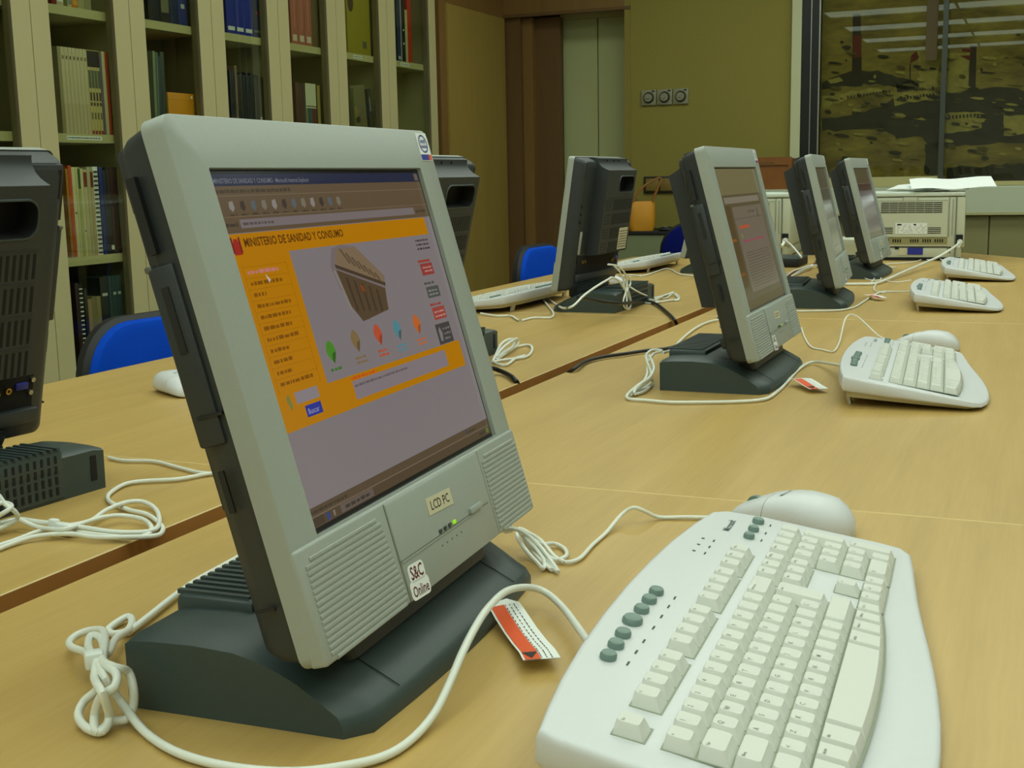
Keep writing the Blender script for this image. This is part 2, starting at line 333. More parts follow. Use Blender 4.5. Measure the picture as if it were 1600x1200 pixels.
CABLE_PATHS = {"near_kb": [[0.75, 0.268, 0.022], [0.792, 0.292, 0.016], [0.842, 0.324, 0.012], [0.865, 0.348, 0.014], [0.848, 0.357, 0.022], [0.812, 0.358, 0.03], [0.764, 0.351, 0.034], [0.728, 0.345, 0.032], [0.697, 0.34, 0.026], [0.668, 0.336, 0.016], [0.644, 0.335, 0.007], [0.615, 0.336, 0.003], [0.591, 0.341, 0.003], [0.573, 0.356, 0.003], [0.558, 0.376, 0.003], [0.55, 0.401, 0.003], [0.548, 0.431, 0.003], [0.553, 0.462, 0.003], [0.568, 0.496, 0.003], [0.581, 0.524, 0.012], [0.574, 0.529, 0.03], [0.587, 0.547, 0.034]],
 "near_knot": [[0.587, 0.547, 0.034], [0.572, 0.536, 0.03], [0.556, 0.516, 0.03], [0.566, 0.521, 0.01], [0.557, 0.519, 0.004], [0.557, 0.531, 0.004], [0.566, 0.546, 0.006], [0.574, 0.548, 0.012], [0.578, 0.54, 0.02], [0.578, 0.54, 0.03], [0.592, 0.549, 0.032], [0.62, 0.586, 0.022], [0.645, 0.624, 0.012], [0.665, 0.642, 0.008], [0.677, 0.639, 0.01], [0.666, 0.613, 0.018], [0.619, 0.569, 0.03], [0.585, 0.54, 0.036], [0.579, 0.524, 0.036], [0.588, 0.523, 0.03], [0.585, 0.517, 0.02], [0.583, 0.517, 0.008], [0.576, 0.517, 0.004], [0.57, 0.523, 0.004], [0.555, 0.522, 0.004], [0.563, 0.53, 0.01], [0.562, 0.523, 0.024], [0.566, 0.515, 0.03], [0.575, 0.521, 0.034], [0.581, 0.535, 0.036], [0.599, 0.559, 0.03], [0.625, 0.589, 0.024], [0.651, 0.61, 0.02], [0.64, 0.591, 0.024], [0.606, 0.556, 0.03], [0.664, 0.6, 0.014], [0.7, 0.619, 0.006], [0.72, 0.633, 0.005], [0.725, 0.643, 0.004], [0.702, 0.64, 0.003], [0.695, 0.629, 0.003], [0.705, 0.621, 0.003]],
 "near_back": [[0.699, 0.619, 0.004], [0.736, 0.628, 0.004], [0.775, 0.638, 0.004], [0.815, 0.646, 0.004], [0.855, 0.649, 0.004], [0.893, 0.652, 0.004], [0.94, 0.657, 0.004]],
 "near_mouse": [[1.163, 0.255, 0.012], [1.166, 0.271, 0.006], [1.158, 0.29, 0.003], [1.151, 0.312, 0.003], [1.142, 0.336, 0.003], [1.129, 0.348, 0.012], [1.122, 0.357, 0.016], [1.113, 0.366, 0.01], [1.074, 0.368, 0.003], [1.031, 0.367, 0.003], [0.995, 0.364, 0.003], [0.98, 0.367, 0.003], [0.976, 0.373, 0.003]],
 "near_mouse_bundle": [[0.976, 0.373, 0.003], [0.981, 0.385, 0.006], [1.001, 0.405, 0.012], [1.002, 0.418, 0.018], [1.005, 0.428, 0.02], [0.988, 0.423, 0.018], [0.963, 0.404, 0.014], [0.953, 0.39, 0.008], [0.95, 0.383, 0.004], [0.965, 0.388, 0.006], [0.976, 0.4, 0.012], [0.977, 0.412, 0.022], [0.985, 0.419, 0.024], [0.982, 0.408, 0.02], [0.998, 0.403, 0.01], [1.022, 0.401, 0.004], [1.013, 0.387, 0.003], [0.991, 0.377, 0.004], [0.978, 0.38, 0.004], [0.975, 0.386, 0.006], [0.981, 0.4, 0.014], [0.976, 0.412, 0.026], [0.971, 0.421, 0.03], [0.991, 0.442, 0.02]],
 "near_mouse_bundle2": [[1.007, 0.427, 0.016], [0.989, 0.409, 0.012], [0.972, 0.39, 0.006], [0.953, 0.373, 0.003], [0.951, 0.37, 0.003], [0.967, 0.384, 0.008], [0.985, 0.404, 0.016], [0.991, 0.418, 0.02], [0.985, 0.413, 0.014], [0.97, 0.395, 0.006], [0.952, 0.376, 0.003]],
 "left_a": [[1.18, 1.055, 0.003], [1.172, 1.023, 0.003], [1.181, 0.987, 0.003], [1.163, 0.934, 0.003], [1.15, 0.892, 0.003], [1.155, 0.855, 0.003], [1.159, 0.805, 0.003]],
 "left_b": [[1.189, 0.816, 0.003], [1.166, 0.854, 0.003], [1.147, 0.881, 0.003], [1.115, 0.897, 0.003], [1.094, 0.93, 0.003], [1.075, 0.941, 0.003], [1.039, 0.93, 0.003], [1.016, 0.914, 0.003], [0.999, 0.89, 0.003], [0.986, 0.858, 0.003], [0.978, 0.829, 0.003], [0.953, 0.793, 0.003], [0.935, 0.776, 0.003], [0.913, 0.767, 0.005], [0.901, 0.789, 0.005], [0.89, 0.819, 0.005], [0.888, 0.848, 0.006], [0.875, 0.875, 0.005], [0.852, 0.885, 0.003], [0.81, 0.882, 0.003]],
 "left_c": [[0.822, 0.895, 0.003], [0.858, 0.891, 0.003], [0.892, 0.892, 0.003], [0.907, 0.873, 0.006], [0.93, 0.862, 0.006], [0.963, 0.87, 0.008], [0.994, 0.872, 0.008], [1.01, 0.863, 0.006], [0.998, 0.836, 0.004], [0.965, 0.804, 0.004], [0.932, 0.781, 0.006], [0.917, 0.784, 0.006], [0.908, 0.811, 0.006], [0.904, 0.839, 0.008], [0.901, 0.868, 0.01], [0.9, 0.899, 0.01], [0.901, 0.925, 0.01], [0.883, 0.932, 0.01]],
 "left_d": [[0.89, 0.913, 0.014], [0.896, 0.896, 0.006], [0.887, 0.855, 0.01], [0.911, 0.853, 0.01], [0.934, 0.849, 0.01], [0.952, 0.841, 0.008], [0.954, 0.816, 0.006], [0.934, 0.789, 0.006], [0.917, 0.779, 0.004], [0.904, 0.789, 0.004], [0.9, 0.827, 0.004], [0.902, 0.861, 0.004]],
 "left_loop": [[0.933, 1.002, 0.03], [0.913, 0.964, 0.03], [0.884, 0.924, 0.03], [0.888, 0.916, 0.022], [0.895, 0.921, 0.012], [0.884, 0.925, 0.008], [0.871, 0.93, 0.006], [0.872, 0.937, 0.01], [0.873, 0.924, 0.02], [0.878, 0.915, 0.026], [0.888, 0.92, 0.028], [0.887, 0.93, 0.03], [0.872, 0.931, 0.03]],
 "mid_kb": [[1.991, 0.282, 0.03], [2.118, 0.32, 0.014], [2.186, 0.354, 0.006], [2.179, 0.371, 0.004], [2.095, 0.374, 0.003], [1.973, 0.368, 0.003], [1.886, 0.366, 0.003], [1.815, 0.371, 0.003], [1.782, 0.407, 0.003], [1.76, 0.459, 0.003], [1.748, 0.499, 0.003], [1.753, 0.536, 0.003], [1.756, 0.562, 0.003], [1.776, 0.574, 0.003], [1.793, 0.573, 0.008], [1.831, 0.57, 0.014], [1.837, 0.556, 0.024], [1.871, 0.559, 0.034], [1.958, 0.593, 0.04]],
 "mid_knot": [[1.788, 0.572, 0.003], [1.831, 0.57, 0.008], [1.847, 0.562, 0.016], [1.874, 0.564, 0.024], [1.939, 0.59, 0.03], [1.99, 0.608, 0.036], [2.025, 0.607, 0.04], [2.001, 0.583, 0.042], [2.008, 0.6, 0.036], [1.965, 0.597, 0.028], [1.89, 0.576, 0.02], [1.856, 0.573, 0.012], [1.828, 0.579, 0.006], [1.804, 0.578, 0.004], [1.831, 0.57, 0.004], [1.869, 0.567, 0.006], [1.872, 0.563, 0.014], [1.822, 0.562, 0.018], [1.807, 0.569, 0.01], [1.795, 0.567, 0.004], [1.833, 0.562, 0.003], [1.9, 0.57, 0.003]],
 "mid_back": [[1.966, 0.572, 0.044], [2.188, 0.617, 0.02], [2.425, 0.666, 0.006], [2.611, 0.689, 0.004], [2.733, 0.692, 0.004], [2.788, 0.68, 0.004]],
 "mid_mouse": [[2.473, 0.267, 0.012], [2.521, 0.292, 0.014], [2.619, 0.326, 0.022], [2.702, 0.354, 0.028], [2.742, 0.376, 0.03], [2.719, 0.384, 0.024], [2.613, 0.375, 0.012], [2.464, 0.359, 0.005], [2.35, 0.353, 0.003], [2.371, 0.376, 0.003], [2.401, 0.402, 0.003], [2.53, 0.437, 0.003], [2.698, 0.474, 0.003]],
 "mid_black": [[2.048, 0.793, -0.02], [2.0, 0.757, -0.004], [1.999, 0.739, 0.006], [2.087, 0.752, 0.004], [2.148, 0.742, 0.004], [2.199, 0.715, 0.004], [2.251, 0.688, 0.004], [2.296, 0.656, 0.004], [2.429, 0.634, 0.004]],
 "far_kb": [[3.381, 0.299, 0.03], [3.48, 0.327, 0.012], [3.558, 0.377, 0.004], [3.543, 0.409, 0.003], [3.34, 0.418, 0.003], [3.142, 0.423, 0.003], [3.061, 0.45, 0.003], [3.033, 0.506, 0.003], [3.021, 0.558, 0.003], [3.072, 0.599, 0.003]],
 "far_mouse": [[3.921, 0.364, 0.006], [3.868, 0.401, 0.004], [3.93, 0.445, 0.004], [3.894, 0.453, 0.003], [3.718, 0.446, 0.003], [3.578, 0.425, 0.003], [3.527, 0.39, 0.003]],
 "far_power": [[3.765, 0.537, 0.003], [3.774, 0.491, 0.003], [3.803, 0.453, 0.003], [3.956, 0.43, 0.006], [4.137, 0.406, 0.012], [4.401, 0.375, 0.018], [4.583, 0.338, 0.03], [4.624, 0.305, 0.05], [4.768, 0.287, 0.062], [4.882, 0.279, 0.072]],
 "far_m4": [[4.307, 0.604, 0.003], [4.202, 0.558, 0.003], [4.004, 0.508, 0.003], [3.936, 0.48, 0.003], [3.939, 0.462, 0.003], [4.012, 0.461, 0.003], [4.083, 0.483, 0.003], [3.937, 0.477, 0.003], [3.801, 0.467, 0.003]],
 "far_kb4": [[4.537, 0.307, 0.02], [4.872, 0.348, 0.006], [5.072, 0.391, 0.012], [5.125, 0.419, 0.016], [5.045, 0.436, 0.006], [5.013, 0.456, 0.003], [4.875, 0.393, 0.003], [4.95, 0.365, 0.003]],
 "far_hub": [[4.474, 0.466, 0.003], [4.495, 0.533, 0.003], [4.623, 0.515, 0.003], [4.767, 0.429, 0.003], [5.018, 0.417, 0.003]],
 "b3_mouse": [[2.784, 1.279, 0.004], [2.749, 1.222, 0.003], [2.757, 1.186, 0.003], [2.674, 1.128, 0.003], [2.731, 1.118, 0.003], [2.738, 1.091, 0.003], [2.755, 1.078, 0.003], [2.853, 1.113, 0.004], [3.117, 1.242, 0.004], [3.269, 1.31, 0.006], [3.167, 1.252, 0.006], [2.982, 1.149, 0.006], [2.491, 0.945, 0.055], [2.547, 0.945, 0.055], [2.614, 0.945, 0.071], [2.701, 0.945, 0.084], [2.784, 0.945, 0.093], [2.818, 0.945, 0.095], [2.871, 0.945, 0.081], [2.906, 0.945, 0.06]],
 "b3_tie": [[2.814, 0.955, 0.127], [2.857, 0.945, 0.12], [2.891, 0.94, 0.103], [2.916, 0.94, 0.081], [2.906, 0.94, 0.055], [2.885, 0.94, 0.033], [2.895, 0.94, 0.016], [2.931, 0.94, 0.008], [2.963, 0.945, 0.022], [2.942, 0.945, 0.052], [2.901, 0.945, 0.084], [2.887, 0.95, 0.104], [2.868, 0.96, 0.122]],
 "b3_tie2": [[2.953, 0.945, 0.087], [2.958, 0.945, 0.068], [2.916, 0.94, 0.054], [2.947, 0.94, 0.019], [2.9, 0.935, 0.013], [2.911, 0.94, 0.043], [2.901, 0.945, 0.079], [2.937, 0.94, 0.063], [2.99, 0.93, 0.043], [3.261, 0.981, 0.006], [3.264, 0.942, 0.003], [3.38, 0.954, 0.006], [3.295, 0.919, 0.004], [3.22, 0.894, 0.003], [3.196, 0.923, 0.003], [3.124, 0.94, 0.003], [3.149, 0.98, 0.003], [3.116, 0.976, 0.003]],
 "b3_coil": [[3.43, 0.968, 0.003], [3.304, 0.963, 0.004], [3.211, 0.972, 0.004], [3.131, 0.939, 0.004], [3.189, 0.912, 0.004], [3.244, 0.899, 0.004], [3.363, 0.943, 0.006], [3.301, 0.953, 0.008], [3.158, 0.943, 0.008], [3.207, 0.976, 0.006], [3.151, 0.927, 0.004]],
 "b3_black": [[2.603, 0.955, 0.066], [2.684, 0.95, 0.054], [2.739, 0.93, 0.042], [2.829, 0.92, 0.031], [3.142, 0.968, 0.004], [3.086, 0.917, 0.004], [2.903, 0.835, 0.004], [2.764, 0.778, 0.004], [2.794, 0.779, -0.01], [2.948, 0.814, -0.04]],
 "b3_kb": [[3.864, 1.267, 0.01], [3.991, 1.275, 0.004], [3.985, 1.228, 0.003], [4.151, 1.233, 0.003], [4.299, 1.241, 0.003], [4.244, 1.202, 0.003], [4.082, 1.134, 0.003], [4.011, 1.07, 0.003], [3.996, 1.001, 0.003]],
 "b2_coil": [[2.048, 0.919, 0.004], [2.098, 0.933, 0.012], [2.161, 0.951, 0.02], [2.198, 0.951, 0.024], [2.22, 0.949, 0.02], [2.179, 0.936, 0.012], [2.132, 0.936, 0.006], [2.074, 0.925, 0.006], [2.104, 0.924, 0.02], [2.168, 0.931, 0.026], [2.24, 0.951, 0.02], [2.234, 0.949, 0.008], [2.146, 0.936, 0.004], [2.064, 0.92, 0.004], [2.187, 0.953, 0.004], [2.261, 0.954, 0.003], [2.275, 0.938, 0.003], [2.207, 0.906, 0.003], [2.124, 0.884, 0.003], [2.085, 0.903, 0.003], [2.048, 0.916, 0.003], [2.017, 0.88, 0.003], [2.095, 0.894, 0.003], [2.139, 0.893, 0.003]],
 "b2_black": [[1.916, 0.918, 0.022], [1.9, 0.886, 0.02], [1.891, 0.861, 0.018], [1.935, 0.859, 0.006], [1.9, 0.823, 0.004], [1.859, 0.793, 0.002], [1.916, 0.81, -0.02], [2.067, 0.87, -0.06]],
 "b4_cables": [[4.036, 0.762, 0.003], [4.239, 0.775, 0.004], [4.36, 0.764, 0.006], [4.461, 0.748, 0.01], [4.333, 0.744, 0.006], [4.16, 0.743, 0.004], [4.014, 0.742, 0.003], [4.191, 0.745, 0.008], [4.37, 0.737, 0.01], [4.496, 0.732, 0.01]],
 "p2_power": [[4.797, 0.916, 0.08], [4.592, 0.85, 0.07], [4.504, 0.811, 0.05], [4.456, 0.788, 0.035]]}
MURAL = {"dark": [[[1.071, 0.604], [0.924, 0.615], [0.769, 0.656], [0.709, 0.701], [0.465, 0.644], [0.458, 0.443], [0.549, 0.458], [0.58, 0.497], [0.703, 0.503], [0.772, 0.546], [0.891, 0.544], [1.069, 0.54]], [[1.075, 0.78], [0.993, 0.814], [0.883, 0.834], [0.799, 0.829], [0.681, 0.786], [0.601, 0.758], [0.649, 0.729], [0.803, 0.767], [0.928, 0.757], [1.074, 0.748]], [[0.473, 0.697], [0.35, 0.716], [0.234, 0.723], [0.148, 0.713], [0.047, 0.673], [-0.162, 0.664], [-0.172, 0.471], [0.05, 0.447], [0.223, 0.461], [0.464, 0.437]], [[0.711, 0.757], [0.635, 0.772], [0.601, 0.752], [0.606, 0.721], [0.703, 0.719]], [[0.564, 0.459], [0.495, 0.469], [0.489, 0.313], [0.559, 0.314]], [[0.454, 0.343], [-0.178, 0.366], [-0.183, 0.264], [0.452, 0.275]]],
 "light": [[[1.073, 0.716], [0.99, 0.725], [0.803, 0.742], [0.756, 0.728], [0.927, 0.704], [1.072, 0.652]], [[0.721, 0.701], [0.679, 0.718], [0.513, 0.723], [0.509, 0.686], [0.714, 0.651]], [[0.476, 0.605], [0.317, 0.611], [0.302, 0.531], [0.473, 0.512]], [[0.205, 0.589], [-0.165, 0.599], [-0.171, 0.501], [0.201, 0.491]], [[0.61, 0.912], [0.52, 0.907], [0.51, 0.735], [0.6, 0.727]], [[0.481, 0.893], [0.369, 0.892], [0.374, 0.717], [0.474, 0.703]], [[1.049, 0.795], [0.986, 0.807], [0.967, 0.787], [1.03, 0.775]]],
 "chimney": [[[0.928, 1.11], [0.89, 1.107], [0.875, 0.755], [0.925, 0.757]], [[0.37, 0.929], [0.341, 0.921], [0.338, 0.7], [0.37, 0.702]], [[0.65, 0.853], [0.644, 0.852], [0.64, 0.747], [0.646, 0.748]]],
 "red": [[[0.925, 1.007], [0.884, 1.005], [0.882, 0.896], [0.925, 0.898]], [[0.647, 0.856], [0.642, 0.895], [0.619, 0.912], [0.605, 0.881]], [[0.415, 0.88], [0.368, 0.88], [0.367, 0.853]], [[0.408, 0.913], [0.364, 0.91], [0.357, 0.892], [0.407, 0.901]]],
 "window": [[[0.946, 0.711], [0.939, 0.711], [0.938, 0.698], [0.945, 0.698]], [[0.93, 0.712], [0.923, 0.712], [0.923, 0.699], [0.93, 0.7]], [[0.914, 0.714], [0.907, 0.714], [0.907, 0.701], [0.914, 0.701]], [[0.899, 0.715], [0.892, 0.715], [0.891, 0.703], [0.898, 0.703]], [[0.883, 0.717], [0.876, 0.717], [0.876, 0.704], [0.883, 0.704]], [[0.867, 0.719], [0.861, 0.718], [0.86, 0.706], [0.867, 0.706]], [[0.852, 0.72], [0.845, 0.72], [0.845, 0.707], [0.851, 0.707]], [[0.836, 0.722], [0.829, 0.721], [0.829, 0.709], [0.836, 0.709]], [[0.821, 0.723], [0.814, 0.723], [0.814, 0.71], [0.82, 0.711]], [[0.805, 0.725], [0.798, 0.724], [0.798, 0.712], [0.805, 0.712]], [[0.79, 0.726], [0.783, 0.726], [0.783, 0.713], [0.789, 0.714]], [[0.774, 0.728], [0.768, 0.727], [0.767, 0.715], [0.774, 0.715]], [[0.759, 0.729], [0.752, 0.729], [0.752, 0.716], [0.759, 0.717]], [[0.744, 0.731], [0.737, 0.73], [0.737, 0.718], [0.743, 0.718]], [[0.703, 0.691], [0.695, 0.691], [0.694, 0.678], [0.702, 0.679]], [[0.687, 0.693], [0.679, 0.692], [0.679, 0.68], [0.687, 0.68]], [[0.672, 0.694], [0.664, 0.694], [0.664, 0.681], [0.672, 0.682]], [[0.657, 0.696], [0.649, 0.695], [0.649, 0.683], [0.657, 0.683]], [[0.642, 0.697], [0.634, 0.697], [0.633, 0.685], [0.641, 0.685]], [[0.627, 0.699], [0.619, 0.699], [0.618, 0.686], [0.626, 0.686]], [[0.612, 0.7], [0.604, 0.7], [0.603, 0.688], [0.611, 0.688]], [[0.596, 0.702], [0.589, 0.702], [0.588, 0.689], [0.596, 0.689]], [[0.581, 0.703], [0.574, 0.703], [0.573, 0.691], [0.581, 0.691]], [[0.566, 0.705], [0.559, 0.705], [0.558, 0.692], [0.566, 0.693]], [[0.551, 0.706], [0.544, 0.706], [0.543, 0.694], [0.551, 0.694]], [[0.536, 0.708], [0.529, 0.708], [0.528, 0.695], [0.536, 0.696]], [[0.458, 0.595], [0.449, 0.595], [0.448, 0.579], [0.457, 0.579]], [[0.441, 0.596], [0.432, 0.595], [0.432, 0.58], [0.44, 0.58]], [[0.424, 0.597], [0.416, 0.596], [0.415, 0.581], [0.424, 0.581]], [[0.408, 0.598], [0.399, 0.597], [0.398, 0.582], [0.407, 0.582]], [[0.391, 0.599], [0.383, 0.598], [0.382, 0.583], [0.391, 0.583]], [[0.375, 0.599], [0.366, 0.599], [0.365, 0.584], [0.374, 0.584]], [[0.358, 0.6], [0.35, 0.6], [0.349, 0.585], [0.358, 0.585]], [[0.342, 0.601], [0.333, 0.601], [0.333, 0.586], [0.341, 0.586]], [[0.326, 0.602], [0.317, 0.602], [0.316, 0.587], [0.325, 0.587]]]}
# ------------------------------------------------------------------ screen pictures (what each screen shows, in mm about its centre)
EM = {}
def em(c, k=1.0):
    key = (c, k)
    if key not in EM:
        EM[key] = mat('screen_colour', (10, 10, 11), 0.16, spec=0.5, emit=(c, k))
    return EM[key]
SC_D = -0.0035
class UI(MB):
    def q(self, u0, v0, u1, v1, c, layer=1):
        z = SC_D + layer * 0.00006
        self.add([(u0 / 1000, v0 / 1000, z), (u1 / 1000, v0 / 1000, z), (u1 / 1000, v1 / 1000, z), (u0 / 1000, v1 / 1000, z)], [(0, 1, 2, 3)], em(c)); return self
    def p(self, pts, c, layer=1):
        z = SC_D + layer * 0.00006
        self.add([(a / 1000, b / 1000, z) for a, b in pts], [tuple(range(len(pts)))], em(c)); return self
    def t(self, s, u, v, size, c, layer=3, bold=0.0, width=1.0, align='LEFT'):
        self.text(s, size / 1000, em(c), Matrix.Translation((u / 1000, v / 1000, SC_D + layer * 0.00006)), bold, align, 0.0, width); return self
    def scribble(self, u0, u1, v, h, c, rnd, layer=3):
        u = u0
        while u < u1:
            w = rnd.uniform(1.5, 6.5); self.q(u, v, min(u + w, u1), v + h * rnd.uniform(.75, 1), c, layer); u += w + rnd.uniform(.7, 1.6)
        return self
def base_screen():
    s = UI(); s.q(-153, -115, 153, 115, (12, 12, 14), 0); return s
def screen_ministry():
    s = base_screen(); rd = random.Random(3)
    white = (124, 116, 117)
    s.q(-151, 104, 151, 111.5, (30, 34, 60))
    s.t('MINISTERIO DE SANIDAD Y CONSUMO - Microsoft Internet Explorer', -147, 105.6, 4.4, (108, 110, 116), 3, 0.01, .88)
    s.q(142, 105, 149, 110.5, (96, 84, 70), 2)
    s.q(-151, 74.5, 151, 104, (92, 76, 56))
    for v in (97.5, 84.4): s.q(-151, v, 151, v + .5, (112, 96, 74), 2)
    s.scribble(-147, -60, 99.5, 2.4, (66, 54, 42), rd)
    for k in range(12):
        u = -138 + k * 12.5
        s.p([(u, 90), (u + 3, 87.6), (u + 6, 90), (u + 5.4, 94.6), (u + 1, 94)], [(132, 126, 120), (60, 50, 44), (84, 92, 96), (116, 108, 92)][k % 4], 2)
        s.scribble(u - 1, u + 6.5, 85.2, 1.3, (66, 54, 42), rd)
    s.q(-131, 77.2, 124, 82.8, (116, 106, 106), 2); s.scribble(-128, -92, 79, 2, (82, 74, 70), rd)
    s.scribble(-147, -134, 78.6, 2.2, (62, 52, 42), rd); s.scribble(127, 147, 78.6, 2.2, (66, 54, 42), rd)
    s.q(-151, -99.5, 151, 74.5, white)
    gold = (176, 116, 0)
    s.q(-151, -51, 139, 74, gold, 2)
    s.q(-84, -29.5, 139, 60, white, 3)
    s.p([(-146, 61), (-138, 61), (-137, 65), (-140, 71), (-144, 71), (-147, 65)], (150, 40, 30), 3); s.q(-147.5, 62, -145.5, 72, (110, 34, 26), 4); s.q(-139, 62, -137, 72, (110, 34, 26), 4)
    s.t('MINISTERIO DE SANIDAD Y CONSUMO', -133.5, 65.6, 7.6, (82, 46, 6), 4, 0.022, .96)
    # menu column
    s.q(-143, -27, -142.6, 55, (150, 96, 0), 3); s.q(-92, -27, -91.6, 55, (150, 96, 0), 3)
    ws = (36, 38, 14, 40, 36, 34, 38, 22, 22, 18, 40)
    for k, w in enumerate(ws):
        v = 48.5 - k * 7.1
        s.q(-143, v + 4.4, -92, v + 4.7, (150, 96, 0), 3)
        s.scribble(-139, -139 + w, v, 2.5, (186, 120, 110) if k == 0 else (124, 76, 4), rd, 4)
    s.p([(-120, 47.5), (-118, 41.5), (-115.6, 43.5)], (190, 180, 170), 5)
    # picture of the ministry building
    s.p([(-36, 46), (-28, 58), (-14, 60), (6, 58), (40, 33), (34, 18), (22, 10), (-4, 4), (-20, 14), (-32, 30)], (116, 103, 102), 4)
    s.p([(-28, 47), (-22, 57), (6, 57), (38, 34), (36, 27)], (122, 102, 78), 5)
    for k in range(7):
        s.p([(-18 + k * 7, 57 - k * 3.4), (-15 + k * 7, 57 - k * 3.4), (-6 + k * 6.4, 46 - k * 2.6), (-9 + k * 6.4, 46 - k * 2.6)], (92, 76, 58), 6)
    s.p([(-30, 47), (38, 28), (37, 25.5), (-29, 44)], (70, 56, 42), 6)
    s.p([(-30, 43), (35, 24), (31, 8), (-12, 4), (-23, 16)], (82, 66, 46), 6)
    s.p([(-34, 42), (-31, 43), (-22, 10), (-25, 14)], (128, 122, 112), 7)
    for k in range(5): s.p([(-20 + k * 10, 37 - k * 3), (-17 + k * 10, 36 - k * 3), (-14 + k * 9, 12 - k * 1), (-17 + k * 9, 12 - k * 1)], (66, 52, 38), 7)
    s.p([(-2, 30), (1, 29), (3, 24), (0, 25)], (150, 60, 20), 8)
    # five pointed markers
    for u, v, c1, c2 in ((-68, -10.7, (70, 130, 40), (50, 90, 30)), (-31, -8, (122, 102, 66), (92, 76, 50)), (4, -8, (176, 76, 50), (140, 60, 40)), (36, -8.6, (76, 130, 140), (76, 84, 84)), (71, -8.5, (186, 96, 40), (140, 76, 40))):
        s.p([(u - .4, v + 8.2), (u + 2.6, v + 7), (u + 5, v + 4.4), (u + 6.2, v + 1.2), (u + 5.6, v - 1.8), (u + 3.4, v - 4.8), (u + .8, v - 8), (u - 2.2, v - 5), (u - 5, v - 2), (u - 6.2, v + .8), (u - 5.4, v + 4.2), (u - 3, v + 7)], c1, 4)
        s.p([(u + .8, v - 1), (u + 6.0, v), (u + 3.4, v - 4.5), (u + .6, v - 8), (u - .8, v - 5)], c2, 5)
        cc = (60, 110, 40) if u < -60 else c1
        s.scribble(u - 7, u + 8, v - 12.5, 2, cc, rd, 4)
        if u > -60: s.scribble(u - 7, u + 9, v - 15.6, 1.8, cc, rd, 4)
    # logos down the right
    for k in range(3): s.scribble(110, 134, 55 - k * 3.4, 1.6, (60, 52, 52), rd, 4)
    s.q(104, 38, 127, 40, (150, 60, 50), 4); s.q(106, 27.5, 129, 37, (140, 56, 52), 4); s.scribble(110, 127, 33, 1.4, (176, 130, 124), rd, 5); s.scribble(112, 127, 30, 1.4, (176, 130, 124), rd, 5)
    s.scribble(104, 124, 20, 2, (76, 76, 72), rd, 4); s.q(105, 9, 129, 18, (76, 78, 74), 4); s.scribble(108, 126, 14, 1.4, (130, 126, 122), rd, 5); s.scribble(108, 126, 11, 1.4, (130, 126, 122), rd, 5)
    s.scribble(104, 126, 2.5, 2, (150, 50, 40), rd, 4); s.q(105, -9, 129, 1, (150, 64, 56), 4); s.scribble(108, 127, -3.5, 1.4, (186, 140, 130), rd, 5); s.scribble(108, 127, -7, 1.4, (186, 140, 130), rd, 5)
    s.q(102, -29, 130, -12.5, (66, 62, 62), 4); s.p([(106, -26), (110, -27), (112, -20), (109, -15), (106, -17)], (120, 116, 116), 5); s.scribble(114, 128, -18, 1.6, (110, 106, 106), rd, 5); s.scribble(114, 128, -22, 1.6, (110, 106, 106), rd, 5); s.scribble(114, 126, -26, 1.6, (110, 106, 106), rd, 5)
    # lower band
    s.q(-52, -46.5, 107, -33.5, (128, 117, 121), 3); s.scribble(-52, -14, -32.8, 2, (196, 76, 20), rd, 4); s.scribble(-50, 34, -38, 1.8, (96, 88, 90), rd, 4)
    s.p([(-138, -31), (-134, -28), (-132, -36), (-135, -39)], (120, 118, 60), 3)
    s.q(-127, -36, -98, -28.5, (134, 124, 128), 3); s.q(-119, -46, -99, -38.5, (40, 50, 140), 3); s.t('Buscar', -117, -44.4, 5.2, (150, 150, 170), 5)
    # status and task bars
    s.q(-151, -104.5, 151, -99, (84, 68, 50), 2); s.scribble(-147, -100, -103, 2, (60, 50, 40), rd); s.q(104, -103, 106, -100, (40, 50, 110), 3); s.scribble(109, 124, -103, 2, (60, 50, 40), rd)
    s.q(-151, -111.5, 151, -104.5, (78, 62, 46), 2); s.q(-151, -105.1, 151, -104.4, (112, 98, 80), 3)
    s.q(-149, -110.8, -134, -105.6, (64, 52, 40), 3); s.q(-130, -110.4, -126.5, -106, (40, 60, 130), 3); s.q(-122, -110, -119.5, -106.4, (120, 110, 100), 3)
    s.q(-112, -110.8, -66, -105.5, (96, 84, 78), 3); s.scribble(-106, -70, -109.4, 2.4, (60, 50, 44), rd, 4)
    s.scribble(128, 140, -109.5, 2.6, (54, 46, 38), rd, 4); s.q(142, -110, 147, -106, (90, 110, 40), 4)
    return s
def screen_document():
    s = base_screen(); rd = random.Random(5)
    s.q(-151, -112, 151, 112, (84, 74, 54)); s.q(-151, 70, 151, 112, (106, 100, 70), 2)
    s.q(-128, 56, 126, 66, (120, 112, 98), 3); s.q(-151, -78, -100, 53, (76, 62, 40), 2); s.scribble(-140, -110, -4, 5, (140, 84, 20), rd, 4); s.scribble(-140, -110, -58, 5, (126, 76, 20), rd, 4)
    s.q(-88, -88, 130, 50, (104, 94, 82), 3); s.q(-88, 30, 122, 31, (80, 72, 62), 4); s.scribble(16, 70, 38, 5, (84, 76, 66), rd, 4); s.q(86, 28, 92, 44, (70, 66, 60), 4)
    s.scribble(-68, 2, 14, 6, (176, 70, 30), rd, 4); s.q(-68, -1, -60, 6, (120, 130, 40), 4); s.scribble(-66, 96, -8, 3, (150, 50, 80), rd, 4)
    for k in range(13):
        s.scribble(-70, 112, -26 - k * 4.6, 1.4, (76, 68, 58), rd, 4)
    s.q(-151, -112, 151, -98, (78, 64, 40), 4)
    return s
